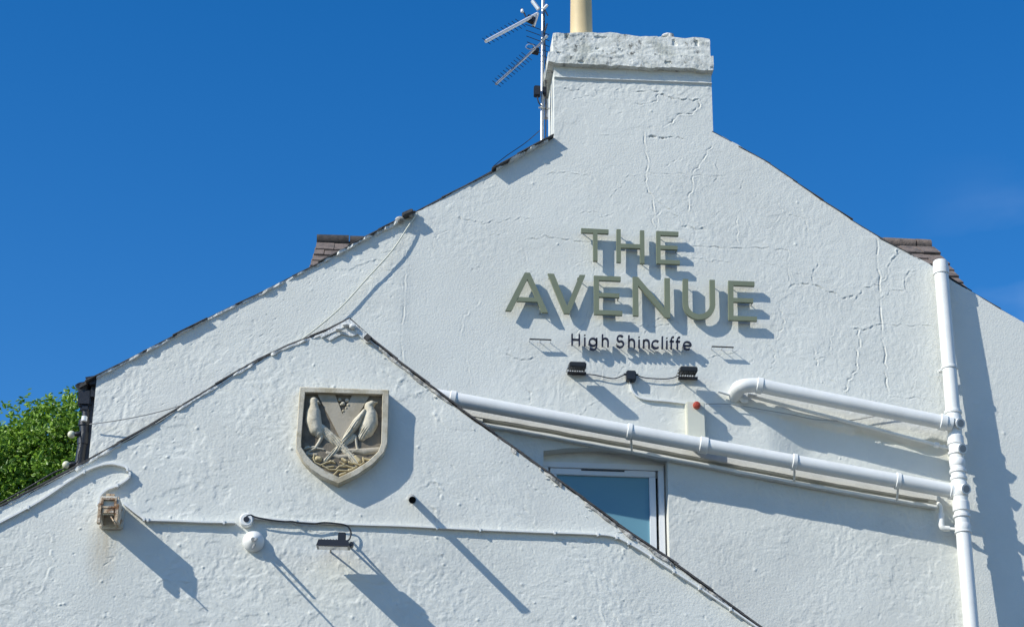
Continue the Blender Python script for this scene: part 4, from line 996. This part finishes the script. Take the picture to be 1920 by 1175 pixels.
q = hxp(150, 565, Yd-.05); MB().tube([q+Vector((0, 0, .02)), q-Vector((0, 0, .012))], .02, 10).build('pipe_bracket', m_upvc, t); done(t)
t = thing('gutter', P(176, 715, 1), 'black gutter end at the eave of the tall gable, above the rainwater head', 'gutter')
gq = hxp(235, 175, .05); prof = [(-.055, .012), (-.04, -.025), (-.01, -.045), (.03, -.04), (.055, .03), (.05, .035)]
MB().prism([(gq.x+a*.9, gq.z+b_*.9) for a, b_ in prof], .02, 6.5).build('gutter_run', m_blackiron, t)
MB().box(hxp(225, 260, .06)+Vector((.01, 3.2, 0)), (.03, 6.4, .11)).build('fascia_board', m_blackiron, t); 
MB().tube([hxp(218, 200, .3), hxp(210, 245, .25), hxp(180, 290, .15)], .02, 8).build('gutter_outlet', m_grey, t); done(t)
side = MB().box(hxp(216, 640, .16)+Vector((-.005, 0, 0)), (.035, .1, .62)); 
tag(side.build('cable_trunking', m_blackiron), 'dark vertical trunking strip along the left corner of the tall gable', 'trunking')
def bulb(cx, cy, tx, ty, lab, r=.026, Y=-.1):
    t = thing('festoon_bulb', P(cx, cy, Y), lab, 'light bulb', 'cream festoon bulbs at the left corner')
    c, e = P(cx, cy, Y), P(tx, ty, Y); d = (e-c).normalized()
    MB().sphere(c, r, (1, 1, 1), 16, 10).build('glass_globe', m_bulb, t)
    MB().tube([c+d*r*.8, c+d*(r+.01), e], [.014, .018, .016], 10).build('lamp_holder', m_blackiron, t); done(t)
bulb(134, 814, 150, 813, 'cream round bulb pointing left halfway down the black downpipe')
bulb(124, 871, 141, 869, 'cream round bulb pointing left at the foot of the black downpipe')
cable('festoon_cable', [(150, 808), (152, 830), (147, 850), (141, 869), (100, 886), (50, 915), (-40, 965)], -.1, .006, m_blackiron, 'black festoon cable running down the left slope of the lower gable roof')

# ---------------------------------------------------------------- tree
def tree():
    c = P(64, 908, 7.0); t = thing('leafy_tree', (c.x, 7.0, 0), 'bright green leafy tree behind the roof slope at the lower left corner', 'tree')
    base = Vector((c.x, 7.0, 0)); R0 = 1.25
    MB().tube([base, base+Vector((.05, 0, 2)), base+Vector((-.05, .1, 4.2)), c+Vector((0, 0, .2))], [.22, .17, .12, .04], 10).build('trunk', m_bark, t)
    mb = MB()
    for i in range(16):
        a = random.uniform(0, 6.28); e = random.uniform(.1, 1.2); d = Vector((math.cos(a)*math.cos(e), math.sin(a)*math.cos(e), math.sin(e)))
        s0 = base+Vector((0, .1, random.uniform(3.2, c.z-.4))); mb.tube([s0, s0+d*.6+Vector((0, 0, .05)), s0+d*1.3+Vector((0, 0, .1))], [.05, .03, .008], 6)
    mb.build('limbs', m_bark, t)
    # crown: lobes -> clumps -> leaves
    lobes = []
    for dx, dz, r in ((-.1, -.05, .95), (.42, .42, .55), (.0, .3, .5), (-.28, .42, .34), (.62, .1, .55), (-.75, -.15, .7), (.3, -.5, .8), (-.6, -.9, .9), (.1, -1.1, .9), (-1.3, -.6, .8), (.75, -.2, .55), (-.3, -.4, .9), (-1.6, -1.3, .9), (.0, .1, .8), (.9, -.9, .8)):
        lobes.append((c+Vector((dx, random.uniform(-.4, .4), dz)), r))
    cen = []; 
    while len(cen) < 2700:
        lc, r = random.choice(lobes); d = Vector((random.gauss(0, 1), random.gauss(0, 1), random.gauss(0, 1))).normalized()
        cen.append((lc+d*r*(random.uniform(.55, 1.0)**.5+random.gauss(0, .03)), d))
    for _ in range(900):
        lc, r = random.choice(lobes); d = Vector((random.gauss(0, 1), random.gauss(0, 1), random.gauss(0, 1))).normalized(); cen.append((lc+d*r*random.uniform(.3, .75), d))
    V = []; Fc = []
    for p, d in cen:
        for _ in range(14):
            q = p+Vector((random.gauss(0, .052), random.gauss(0, .052), random.gauss(0, .045)))
            nn = (d*.7+Vector((random.gauss(0, .55), random.gauss(0, .55), random.gauss(.5, .5)))).normalized()
            a = nn.orthogonal().normalized(); a = Matrix.Rotation(random.uniform(0, 6.28), 3, nn)@a; b_ = nn.cross(a)
            L_ = random.uniform(.026, .043); W = L_*.62; k = len(V)
            V += [q-a*L_*.9, q+b_*W*.75-a*L_*.2-nn*.004, q+b_*W*.55+a*L_*.5-nn*.008, q+a*L_, q-b_*W*.55+a*L_*.5-nn*.008, q-b_*W*.75-a*L_*.2-nn*.004, q+nn*.006]
            Fc += [(k, k+1, k+2, k+6), (k+6, k+2, k+3, k+4), (k, k+6, k+4, k+5)]
    o = raw_mesh('crown', [tuple(v) for v in V], Fc, m_leaf, t); done(t)
tree()
